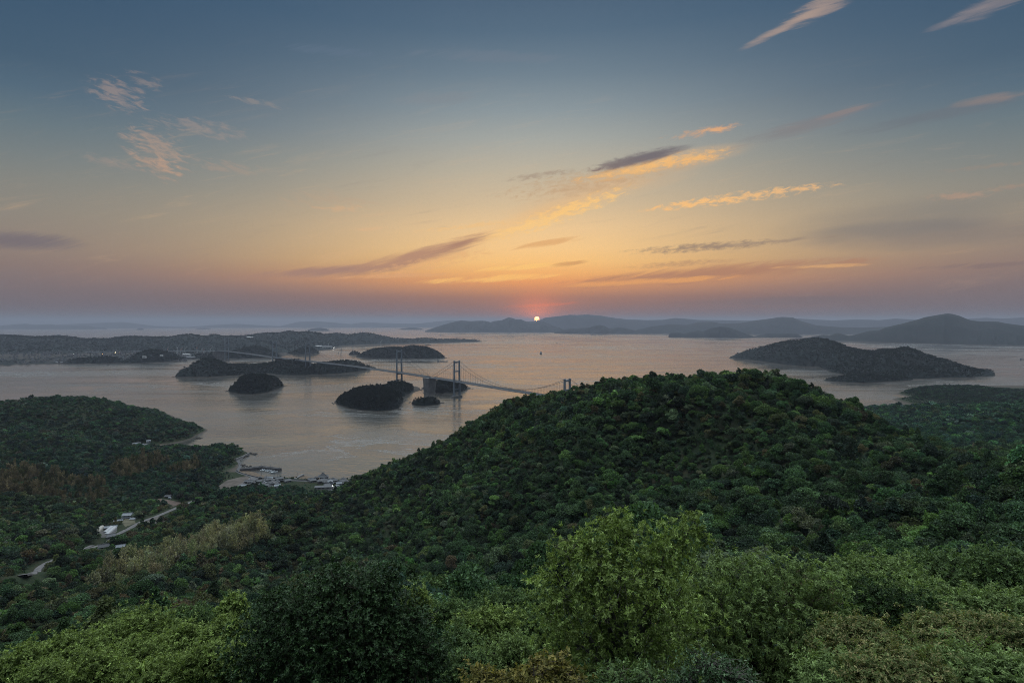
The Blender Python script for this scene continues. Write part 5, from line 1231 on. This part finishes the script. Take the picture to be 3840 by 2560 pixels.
def vehicle(name, label, px, py, ang, van=False, m=None):
    x, y, z = PZ(px, py, 4.4); z = float(H(x, y)) + .55
    r = empty(name, (x, y, z), ang); tag(r, label, 'van' if van else 'car')
    h1 = 2.0 if van else 1.0
    MB().box(-2.2, -.85, .35, 2.2, .85, h1 if van else .95, (.97, .95)).build('body', m or WHITE, r)
    MB().box(-1.4, -.75, (h1 if van else .95) + .004, 1.0, .75, (h1 + .12) if van else 1.5, (.75, .85)).build('cabin', (m or WHITE) if van else GLASS, r)
    for sx in (-1.35, 1.35):
        for sy in (-.86, .72): MB().tube([(sx, sy, .34), (sx, sy + .14, .34)], .33, 10).build('wheel', HULLD, r)
vehicle('parked_van', 'white van on the village shore road', 1044, 1799.2, 0.1, True)
vehicle('parked_car', 'white car on the pale road by the sandy lot', 826, 1846, 0.6)
vehicle('parked_car', 'white car beside the curved harbour road', 888, 1765, 1.2)

# ------------------------------------------------------------------ woods on the near land
ub = np.linspace(-1.12, 1.12, 900); db = np.arange(16, 2750, 6.0)
HG = H(ub[:, None] * db[None], np.broadcast_to(db[None], (len(ub), len(db))))
sl = (np.maximum(HG, 0) - HC) / db[None]
hor = np.maximum.accumulate(sl, axis=1)
def visible(x, y, top, margin=9.0):
    u = x / y; i = np.clip(np.searchsorted(ub, u), 0, len(ub) - 1); j = np.clip(((y - 16) / 6).astype(int) - 1, 0, len(db) - 1)
    return (top + margin - HC) / y > hor[i, j]
def grid_pts(d0, d1, sp):
    X, Y = np.meshgrid(np.arange(-1.05 * d1, 1.05 * d1, sp), np.arange(d0, d1, sp * .866), indexing='ij')
    X = X + (np.arange(X.shape[1])[None] % 2) * sp / 2
    x = (X + rng.uniform(-.42, .42, X.shape) * sp).ravel(); y = (Y + rng.uniform(-.42, .42, X.shape) * sp).ravel()
    k = (np.abs(x / np.maximum(y, 1)) < 0.99 + 14 / np.maximum(y, 1)) & (x > GX0 + 10) & (x < GX1 - 10) & (y < d1)
    return x[k], y[k]
exq = np.array(EXCL); excell = {}
for a, b, c in EXCL:
    for ii in range(int((a - c) // 20), int((a + c) // 20) + 1):
        for jj in range(int((b - c) // 20), int((b + c) // 20) + 1): excell.setdefault((ii, jj), []).append((a, b, c))
def clear_ok(x, y):
    ok = np.ones(len(x), bool)
    ci, cj = (x // 20).astype(int), (y // 20).astype(int)
    for n in range(len(x)):
        for a, b, c in excell.get((ci[n], cj[n]), ()):
            if (x[n] - a) ** 2 + (y[n] - b) ** 2 < c * c: ok[n] = False; break
    return ok
def hp(pts, d0=100): return [hit(px, py, d0)[:2] for px, py in pts]
P_BAMB = [hp([(330,2232),(430,2150),(530,2100),(640,2075),(760,2035),(900,2005),(1005,1995),(1010,2035),(930,2075),(800,2100),(700,2130),(600,2165),(500,2205),(400,2245)], 200)]
P_TAN = [hp([(420,1790),(470,1728),(600,1728),(720,1745),(735,1770),(620,1800),(500,1800)], 300), hp([(-60,1780),(0,1765),(150,1768),(300,1800),(440,1850),(430,1905),(250,1905),(100,1885),(-60,1870)], 300)]
zones = [(72, 190, 5.4), (190, 700, 5.5), (700, 1300, 6.1), (1300, 2740, 7.6)]
FX, FY, FS = [], [], []
for d0, d1, sp in zones:
    x, y = grid_pts(d0, d1, sp)
    z = H(x, y)
    k = (z > 2.6) & ~inside(P_WATER, x, y)
    x, y, z = x[k], y[k], z[k]
    k = visible(x, y, z); x, y = x[k], y[k]
    pad = inside(P_PAD, x, y); k = ~pad | (rng.random(len(x)) < 0.40)
    for P in CLEARPOLY: k &= ~inside(P, x, y)
    x, y = x[k], y[k]
    k = clear_ok(x, y); x, y = x[k], y[k]
    FX.append(x); FY.append(y); FS.append(np.full(len(x), min(sp / 4.9, 1.22) * (1.0 if d0 < 700 else .92)))
FX, FY, FS = map(np.concatenate, (FX, FY, FS))
isb = np.zeros(len(FX), bool); ist = np.zeros(len(FX), bool)
for P in P_BAMB: isb |= inside(P, FX + 6 * vnoise(FX / 25, FY / 25, 4), FY + 8 * vnoise(FX / 25, FY / 25, 5))
for P in P_TAN: ist |= inside(P, FX + 60 * vnoise(FX / 60, FY / 60, 4), FY + 60 * vnoise(FX / 60, FY / 60, 5)) & (vnoise(FX / 40, FY / 40, 6) > -.12)
FZ = H(FX, FY)
left = FX / FY < -0.33
tn = np.empty((len(FX), 3)); kind = np.zeros(len(FX), int)
for msk, w_ in ((left, (3, 3.5, 1.0, .6, 2.0, 1.2, 3)), (~left, (4, 4.5, 1.8, .7, .7, .25, 3))):
    tn[msk], kind[msk] = tints(FX[msk], FY[msk], w_, 3)
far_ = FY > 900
tn[far_ & left] *= np.array([.66, .80, 1.05])  # left ridges: blue of distance haze painted into the tree colours
tn[far_ & ~left] *= np.where(FY[far_ & ~left, None] > 1950, np.array([.38, .50, .72]), np.array([.85, 1.06, 1.42]))  # right hills: haze tint painted in, pale blue nearer, dark blue on the headland
big = 0.9 + 0.5 * vnoise(FX / 70, FY / 70, 12)
FS = FS * rng.choice([.65, .85, 1.08, 1.38], len(FX), p=[.25, .37, .27, .11]) * rng.uniform(.9, 1.1, len(FX)) * big
FS *= np.where(inside(P_PAD, FX, FY), .6, 1) * np.clip(FZ / 8, .5, 1)
# single trees: the 300 that show largest
single = np.zeros(len(FX), bool)
cand = np.where(~isb & ~ist & visible(FX, FY, FZ, 3.0) & (np.abs(FX / FY) < .93))[0]
cand = cand[np.argsort(FY[cand] / FS[cand])][:300]
single[cand] = True
TRK = [trunk_mesh('trunk', 6.0 + k, .15 + .03 * k) for k in range(3)]
for me in TRK: me.materials.append(MAT_BARK)
KN = ['deep green', 'fresh green', 'bright yellow green', 'pale grey green', 'olive green', 'brownish', 'very dark green']
for n in cand:
    x, y, s = float(FX[n]), float(FY[n]), float(FS[n]); u = x / y
    qx = 1920 + FPX * u
    zone = next(w for lim, w in ((420, 'on the slope at the lower left edge'), (900, 'on the slope left of the dark evergreen'), (1300, 'behind the left half of the dark evergreen'), (1700, 'behind the right half of the dark evergreen'),
                                 (2050, 'between dark evergreen and tall bright tree'), (2400, 'behind the left half of the tall bright tree'), (2700, 'behind the right half of the tall bright tree'), (3200, 'behind the wide drooping tree'), (3560, 'behind the bright strip of right crowns'), (9999, 'on the saddle by the right edge')) if qx < lim)
    near = y < 130
    lab = '%s broadleaf tree %s, %s' % (KN[kind[n]], zone, 'nearest rank' if near else ('second rank' if y < 185 else 'deeper in the forest'))
    e = empty('broadleaf_tree', (x, y, float(FZ[n]) - .8), random.uniform(0, 6.28)); e.scale = (s, s, s * random.uniform(.85, 1.15))
    tag(e, lab, 'tree', '%s trees %s, %s' % (KN[kind[n]], zone, 'near' if near else ('middle' if y < 185 else 'deep')))
    c = link('crown', random.choice(LOD0 if y < 210 else LOD1), parent=e); c['tint'] = [float(q) for q in tn[n]] + [1.0]
    link('trunk', random.choice(TRK), parent=e)
rest = ~single
def put(mask, name, label, coll, tint=None, sc=1.0, sink=2.2, cat='woodland'):
    if mask.sum() == 0: return
    scatter(name, label, coll, np.stack([FX[mask], FY[mask], FZ[mask] - sink], 1), FS[mask] * sc, tn[mask] if tint is None else tint, cat)
wood = rest & ~isb & ~ist
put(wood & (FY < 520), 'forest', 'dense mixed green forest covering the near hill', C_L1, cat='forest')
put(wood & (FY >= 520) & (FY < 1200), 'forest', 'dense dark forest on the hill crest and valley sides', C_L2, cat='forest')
put(wood & (FY >= 1200), 'forest', 'dense forest on the farther ridges, haze blue painted into its colour', C_L3, cat='forest')
nb = isb & rest
bt = np.array([.28, .275, .185]) * np.exp(rng.normal(size=(nb.sum(), 1)) * .2) * np.exp(rng.normal(size=(nb.sum(), 3)) * .05)
put(nb, 'bamboo_grove', 'pale tan green bamboo grove on the left slope', C_BB, bt, 1.4, .3, 'bamboo')
nt_ = ist & rest
bt = np.where(rng.random((nt_.sum(), 1)) < .65, np.array([[.17, .14, .10]]), np.array([[.06, .065, .035]])) * np.exp(rng.normal(size=(nt_.sum(), 1)) * .25)
put(nt_, 'bamboo_grove', 'brownish bamboo patches on the far left slopes', C_BB, bt, 1.45, .3, 'bamboo')
# low undergrowth on the hill the camera stands on
ux, uy = rng.uniform(-75, 90, 2600), rng.uniform(9, 78, 2600)
uz = H(ux, uy); k = uz < HC - 3.5 - .62 * np.hypot(ux, uy) * (np.hypot(ux, uy) < 18)
ux, uy, uz = ux[k], uy[k], uz[k]
ut, _ = tints(ux, uy, (2, 4, 2, 1, 2, 1, 2), 9, scale=12.0)
scatter('undergrowth', 'low leafy undergrowth beneath the foreground trees', C_L1, np.stack([ux, uy, uz - .5], 1), rng.uniform(.16, .34, len(ux)), ut, 'undergrowth')
# tiered pines on the ridge line
MAT_PINE = leaf_mat('pine_needles', (.018, .030, .018), (.030, .045, .026), .15, .6)
def pine(label, px, py, D, hgt):
    x, y, _ = at(px, py, D); z = float(H(x, y))
    e = empty('pine_tree', (x, y, z - .5)); tag(e, label, 'tree', 'pines on the ridge')
    g = np.random.default_rng(int(px)); c, d, n_ = [], [], []
    for k in range(7):
        f = .45 + .55 * k / 6
        for b in range(5):
            a = g.uniform(0, 6.28); rl = (1.15 - f) * hgt * .42 * g.uniform(.5, 1.1)
            for q in range(16):
                t = g.uniform(.25, 1); c.append((math.cos(a) * rl * t + g.normal() * .25, math.sin(a) * rl * t + g.normal() * .25, hgt * f + g.normal() * .12 + rl * t * .1))
                d.append((math.cos(a) + g.normal() * .5, math.sin(a) + g.normal() * .5, .25 + g.normal() * .2)); n_.append((0, 0, 1))
    v, f_ = leaf_cards(np.array(c), np.array(d), np.array(n_) + g.normal(size=(len(c), 3)) * .2, np.full(len(c), .8), np.full(len(c), .35))
    link('crown', mesh_np('crown', v, f_), MAT_PINE, e)
    MB().tube([(0, 0, 0), (.15, 0, hgt * .6), (0, .1, hgt)], [.2, .13, .04], 5).build('trunk', MAT_BARK, e)
pine('small layered pine alone on the right ridge shoulder', 3152, 1535, 487, 13)
pine('leaning layered pine first down the right side of the hill crest', 3062, 1490, 512, 13)
pine('layered pine second down the right side of the hill crest', 3092, 1505, 503, 13)
pine('thin dark spire tree on the hill skyline left of the summit', 2560, 1428, 612, 15)
# ------------------------------------------------------------------ foreground trees
def fg_tree(name, label, lobes, D, ncl, nl, L, W, m, droop=0.0, seed=1, cat='tree', group=None, spread_=(25, 85), twig=0.1, core=0.3, bark=None, depth=.9, base=None, twl=0.18, zsq=1.0):
    """lobes: (px, py, rx, ry[, depth offset]) give where the foliage masses hang; D metres ahead"""
    g = np.random.default_rng(seed)
    lc, lr = [], []
    for q in lobes:
        off = q[4] if len(q) > 4 else g.uniform(-1, 1) * q[2] * D / FPX * .5
        x, y, z = at(q[0], q[1], D + off); k = (D + off) / FPX
        lc.append((x, y, z)); lr.append((q[2] * k, q[2] * k * depth, q[3] * k))
    lc, lr = np.array(lc, float), np.array(lr)
    bx, by = (float(lc[:, 0].mean()), float(lc[:, 1].mean()) + .4) if base is None else base
    bz = float(H(bx, by)) - .3
    e = empty(name, (bx, by, bz)); tag(e, label, cat, group)
    org = np.array([bx, by, bz]); lc = lc - org
    w = lr[:, 0] * lr[:, 2]; pick = g.choice(len(lr), size=ncl * 2, p=w / w.sum())
    u = unit(ncl * 2, g)
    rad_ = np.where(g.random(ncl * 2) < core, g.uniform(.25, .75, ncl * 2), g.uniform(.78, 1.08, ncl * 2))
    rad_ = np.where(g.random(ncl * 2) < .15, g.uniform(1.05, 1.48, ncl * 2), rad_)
    # uneven surface so the masses break up
    bump = 1 + .34 * np.sin(u @ np.array([5.1, 3.3, 4.2]) + pick * 1.7) * np.sin(u @ np.array([-3.7, 5.9, 2.6]) + pick)
    p = lc[pick] + u * lr[pick] * (rad_ * bump)[:, None]
    rel = np.linalg.norm((p[:, None] - lc[None]) / lr[None], axis=2); rel[np.arange(len(p)), pick] = 9
    keep = np.where((rel.min(1) > .72) | (rad_ < .76))[0][:ncl]
    p, u, pick = p[keep], u[keep], pick[keep]; n = len(p)
    ax = u * .8 + unit(n, g) * .55 + [0, 0, .35]; ax /= np.linalg.norm(ax, axis=1, keepdims=True)
    t1 = np.cross(ax, unit(n, g)); t1 /= np.linalg.norm(t1, axis=1, keepdims=True); t2 = np.cross(ax, t1)
    A_ = np.repeat(ax, nl, 0); T1 = np.repeat(t1, nl, 0); T2 = np.repeat(t2, nl, 0); P = np.repeat(p, nl, 0); N_ = n * nl
    az = g.uniform(0, 6.28, N_)[:, None]; ph = np.radians(g.uniform(*spread_, N_))[:, None]
    d = A_ * np.cos(ph) + (T1 * np.cos(az) + T2 * np.sin(az)) * np.sin(ph)
    d[:, 2] -= droop * g.uniform(.5, 1.3, N_)
    c = P - A_ * (g.uniform(0, 1, N_) * twl)[:, None] + g.normal(size=(N_, 3)) * L * .15
    nn = A_ + unit(N_, g) * .45 + [0, 0, .25]
    s = L * g.uniform(.65, 1.25, N_)
    v, f = leaf_cards(c, d, nn, s, s * (W / L) * g.uniform(.8, 1.2, N_))
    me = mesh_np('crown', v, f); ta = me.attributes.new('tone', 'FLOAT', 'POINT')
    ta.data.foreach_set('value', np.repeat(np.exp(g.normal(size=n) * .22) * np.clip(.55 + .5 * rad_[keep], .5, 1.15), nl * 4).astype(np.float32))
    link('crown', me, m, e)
    b = MB(); hub = np.array([0, 0, max(.6, min(lc[:, 2].min() - .2, lc[:, 2].mean() * .45))])
    tr = .05 + .022 * lc[:, 2].max()
    b.tube([(0, 0, 0), (.05, -.05, hub[2] * .5), tuple(hub)], [tr * 1.3, tr, tr * .85], 8)
    for q in range(len(lc)):
        mid = (hub + lc[q]) / 2 + g.normal(size=3) * .15 + [0, 0, -.1]
        lk = min(1.0, lr[q][0] / 1.3)
        b.tube([tuple(hub), tuple(mid), tuple(lc[q])], [tr * .6 * lk, tr * .34 * lk, tr * .13 * lk], 5)
    for q in np.where(g.random(n) < twig)[0]:
        s0 = lc[pick[q]] + (p[q] - lc[pick[q]]) * .1; mid = (s0 + p[q]) / 2 + g.normal(size=3) * .08
        b.tube([tuple(s0), tuple(mid), tuple(p[q])], [.014, .009, .004], 3)
    b.build('trunk', bark or MAT_BARK, e)
    return e
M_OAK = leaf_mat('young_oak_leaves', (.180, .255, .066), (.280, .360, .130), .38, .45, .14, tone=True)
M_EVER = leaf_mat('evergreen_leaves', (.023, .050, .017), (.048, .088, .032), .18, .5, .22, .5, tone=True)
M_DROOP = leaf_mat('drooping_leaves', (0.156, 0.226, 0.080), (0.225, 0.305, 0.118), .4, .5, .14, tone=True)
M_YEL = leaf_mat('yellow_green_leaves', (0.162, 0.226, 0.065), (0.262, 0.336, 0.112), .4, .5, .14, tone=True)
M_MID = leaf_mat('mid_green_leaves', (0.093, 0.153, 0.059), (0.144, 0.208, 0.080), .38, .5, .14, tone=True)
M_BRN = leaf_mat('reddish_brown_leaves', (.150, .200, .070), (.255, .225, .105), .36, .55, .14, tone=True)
M_DRK = leaf_mat('dark_green_leaves', (.028, .056, .018), (.050, .088, .026), .25, .5, .14, tone=True)  # darker green leaf colour of a single tree
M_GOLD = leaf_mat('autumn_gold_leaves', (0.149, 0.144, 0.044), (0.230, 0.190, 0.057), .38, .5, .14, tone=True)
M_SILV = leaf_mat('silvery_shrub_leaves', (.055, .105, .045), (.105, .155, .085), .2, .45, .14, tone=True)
GREYB = mat('pale_bark', (.10, .09, .08), 0.9, 0.3, 6.0)
fg_tree('oak_tree', 'tall bright green tree with starry leaf sprays at the centre right', [(2130,2085,85,80),(2085,2150,70,60),(2200,2040,50,50),(2110,2240,125,115),(2310,1975,85,62),(2340,2030,130,95),(2240,2110,120,90),(2340,2170,190,130),(2500,2050,85,62),(2560,2000,85,60),(2600,1950,42,42),(2650,2030,28,30),(2480,2120,110,70),
        (2270,2320,215,150),(2480,2260,180,120),(2180,2420,190,120),(2420,2420,210,130),(2280,2520,230,110)], 26, 4200, 13, .175, .062, M_OAK, .12, 2, bark=GREYB, twl=.12, twig=.06)
fg_tree('evergreen_tree', 'big rounded dark evergreen tree at the bottom centre left', [(1290,2195,125,85),(1200,2220,90,60),(1380,2215,90,65),(1470,2145,38,42),(1440,2205,60,60),(1110,2285,135,95),(1030,2250,60,40),(1250,2300,180,130),(1440,2285,135,105),(1545,2330,70,70),(1010,2400,140,110),(1190,2420,200,140),(1400,2420,200,140),(1560,2430,110,100),(980,2510,120,90),(1120,2540,190,110),(1320,2540,220,120),(1520,2540,150,100),(1640,2470,55,60)],
        20.5, 10500, 9, .10, .056, M_EVER, 0, 3, twl=.08, twig=.03, core=.35, spread_=(30, 95))
fg_tree('spreading_tree', 'wide yellow green tree of drooping leaves right of the tall bright tree', [(2620,2190,120,70),(2740,2140,130,65),(2870,2130,120,60),(2990,2150,120,60),(3090,2185,90,60),(2560,2260,110,80),(2700,2260,150,90),(2860,2250,160,90),(3020,2260,130,90),(3130,2290,90,80),(2640,2360,150,90),(2810,2360,170,90),(2980,2370,150,90),(2560,2440,120,90),(2740,2460,170,90),(2920,2470,160,90),(3060,2440,100,80),(2820,2550,200,80),(3000,2550,150,80)],
        31, 4600, 12, .20, .066, M_DROOP, .75, 4, spread_=(40, 95), twl=.2, twig=.05)
spr = [('round bushy tree far right behind the brownish crowns', [(3240,2145,110,50),(3340,2130,90,45),(3300,2190,120,60),(3400,2180,90,50)], 46, M_DROOP, .3),
       ('fresh green tree second from the right edge above the brownish crowns', [(3520,2125,120,50),(3600,2110,80,40),(3560,2180,140,65),(3680,2180,100,60)], 48, M_MID, .2),
       ('green tree cut by the right edge above the brownish crowns', [(3750,2110,100,55),(3830,2130,90,60),(3790,2200,130,75),(3700,2230,100,60)], 45, M_MID, .2),
       ('bright strip of low crowns between wide tree and right edge', [(3420,2240,140,50),(3560,2260,130,60),(3680,2290,120,60),(3790,2280,120,70)], 40, M_DROOP, .3),
       ('dark green tree in the gap right of the wide drooping tree', [(3280,2260,120,70),(3400,2300,130,80),(3260,2340,110,70),(3480,2350,100,60)], 38, M_DRK, .1)]
for k, (lb, lo, D, m_, dr) in enumerate(spr): fg_tree('broadleaf_tree', lb, lo, D, 2300, 10, .22, .095, m_, dr, 20 + k, group='foreground trees at the right', twig=.08)
brn = [('brownish leaved tree just right of the wide drooping tree', [(3160,2390,90,60),(3240,2360,80,50),(3200,2450,130,80),(3290,2430,90,70)], 25),
       ('tallest brownish pink crown in the lower right corner', [(3500,2360,90,55),(3600,2350,90,55),(3560,2420,140,80),(3460,2430,90,60)], 25),
       ('brownish crown against the lower right edge', [(3720,2370,90,60),(3820,2400,90,70),(3760,2450,130,80)], 24),
       ('dark brownish crown low in the lower right corner', [(3640,2520,150,80),(3800,2540,120,80)], 21),
       ('olive brown crown low below the tallest brownish one', [(3420,2530,140,80),(3300,2540,120,70)], 21),
       ('green brown crown low beside the drooping tree', [(3120,2540,110,70),(3200,2520,90,60)], 22)]
for k, (lb, lo, D) in enumerate(brn): fg_tree('broadleaf_tree', lb, lo, D, 2400, 11, .15, .055, M_BRN if k not in (3, 5) else M_DROOP, .45, 40 + k, group='brownish trees in the lower right corner', twig=.05, spread_=(40, 100))
yel = [(560,2350,130,75,52,'highest yellow green crown at the lower left'),(420,2400,130,65,50,'yellow green crown left of the highest one'),(270,2440,130,65,47,'third yellow green crown down the left slope'),(110,2480,120,65,45,'yellow green crown beside the left edge'),
       (720,2330,90,60,56,'dark green crown right of the highest yellow green one'),(690,2420,130,80,42,'broad yellow green crown under the dark green one'),(850,2390,90,75,36,'yellow green crown touching the dark evergreen'),(540,2470,130,75,39,'middle yellow green crown of the lower left front'),
       (350,2510,140,75,36,'low yellow green crown near the bottom left'),(160,2550,140,70,33,'yellow green crown in the bottom left corner'),(800,2500,120,90,31,'bright yellow green crown low beside the evergreen'),(600,2550,150,70,31,'bottom yellow green crown left of the evergreen'),(880,2290,60,55,44,'small bright crown peeping left of the evergreen top'),(470,2330,60,40,60,'small mid green crown behind the highest yellow green one')]
for k, (px, py, rx, ry, D, lb) in enumerate(yel):
    g = random.Random(60 + k)
    lo = [(px, py - ry * .3, rx * .55, ry * .8)] + [(px + g.uniform(-.75, .75) * rx, py + g.uniform(-.35, .6) * ry, rx * g.uniform(.35, .5), ry * g.uniform(.5, .75)) for _ in range(6)]
    fg_tree('broadleaf_tree', lb, lo, D, 1500, 11, .22 if D > 40 else .17, .09 if D > 40 else .07, M_MID if k in (4, 13) else (M_DRK if k == 4 else M_YEL), .1, 60 + k, group='yellow green trees at the lower left', twig=.05)
mid_ = [(1620,2230,90,60,88,M_MID,'mid green rounded crown right behind the evergreen'),(1740,2230,80,50,100,M_MID,'rounded crown in the hollow right of the evergreen'),(1560,2260,70,60,60,M_YEL,'bright yellow green crown just right of the evergreen top'),(1700,2310,100,60,62,M_MID,'low green crown between evergreen and bright tree'),
        (1900,2270,110,55,70,M_MID,'broad green crown left of the tall bright tree'),(1830,2350,110,75,44,M_YEL,'yellow green tree midway between evergreen and bright tree'),(1980,2360,110,70,48,M_MID,'green crown against the tall bright tree'),(1720,2420,100,75,34,M_MID,'green leafy crown right of the evergreen flank'),
        (1920,2450,130,80,31,M_DROOP,'lower green crown left of the bright tree foot'),(1740,2510,110,70,25,M_MID,'low dark green shrub right of the evergreen foot'),(2050,2260,90,50,64,M_MID,'small green crown touching the bright tree left side')]
for k, (px, py, rx, ry, D, m_, lb) in enumerate(mid_):
    g = random.Random(90 + k)
    lo = [(px, py - ry * .2, rx * .6, ry * .8)] + [(px + g.uniform(-.8, .8) * rx, py + g.uniform(-.3, .7) * ry, rx * g.uniform(.35, .5), ry * g.uniform(.5, .75)) for _ in range(6)]
    fg_tree('broadleaf_tree', lb, lo, D, 1600, 11, .0046 * D, .0019 * D, m_, .12, 90 + k, group='green trees between evergreen and bright tree', twig=.1)
fg_tree('shrub', 'golden leaved shrub at the bottom, left of the bright tree foot', [(2060,2500,80,45),(2000,2530,70,40),(2130,2540,90,40),(1940,2550,60,30)], 15, 420, 8, .12, .065, M_GOLD, .2, 120, 'shrub', twig=.3)
fg_tree('shrub', 'silvery leaved shrub at the bottom centre right', [(2660,2500,100,55),(2740,2520,90,50),(2580,2540,70,40),(2800,2550,70,40)], 14, 520, 8, .085, .045, M_SILV, .1, 121, 'shrub', twig=.35, bark=GREYB)
fg_tree('shrub', 'golden brown shrub at the bottom right of the evergreen', [(1800,2540,70,40),(1870,2550,60,35)], 17, 260, 8, .12, .06, M_GOLD, .2, 122, 'shrub', twig=.3)
fg_tree('shrub', 'dull green shrub between the golden and silvery shrubs', [(2330,2550,110,45),(2450,2555,90,40)], 15, 420, 8, .11, .05, M_MID, .2, 123, 'shrub', twig=.2)
for k, (px, D, lb) in enumerate(((1598, 14, 'bare pale twig standing at the bottom right of the evergreen'), (1552, 13, 'dry brown seed stalk before the evergreen foot'))):
    x, y, z = at(px, 2600, D); e = empty('dry_stalk', (x, y, z - 1)); tag(e, lb, 'twig')
    x1, _, z1 = at(px + 4, 2490, D)
    MB().tube([(0, 0, 0), (.04, 0, (z1 - z + 1) * .6), (x1 - x, 0, z1 - z + 1)], [.014, .011, .005], 5).build('stem', GREYB, e)
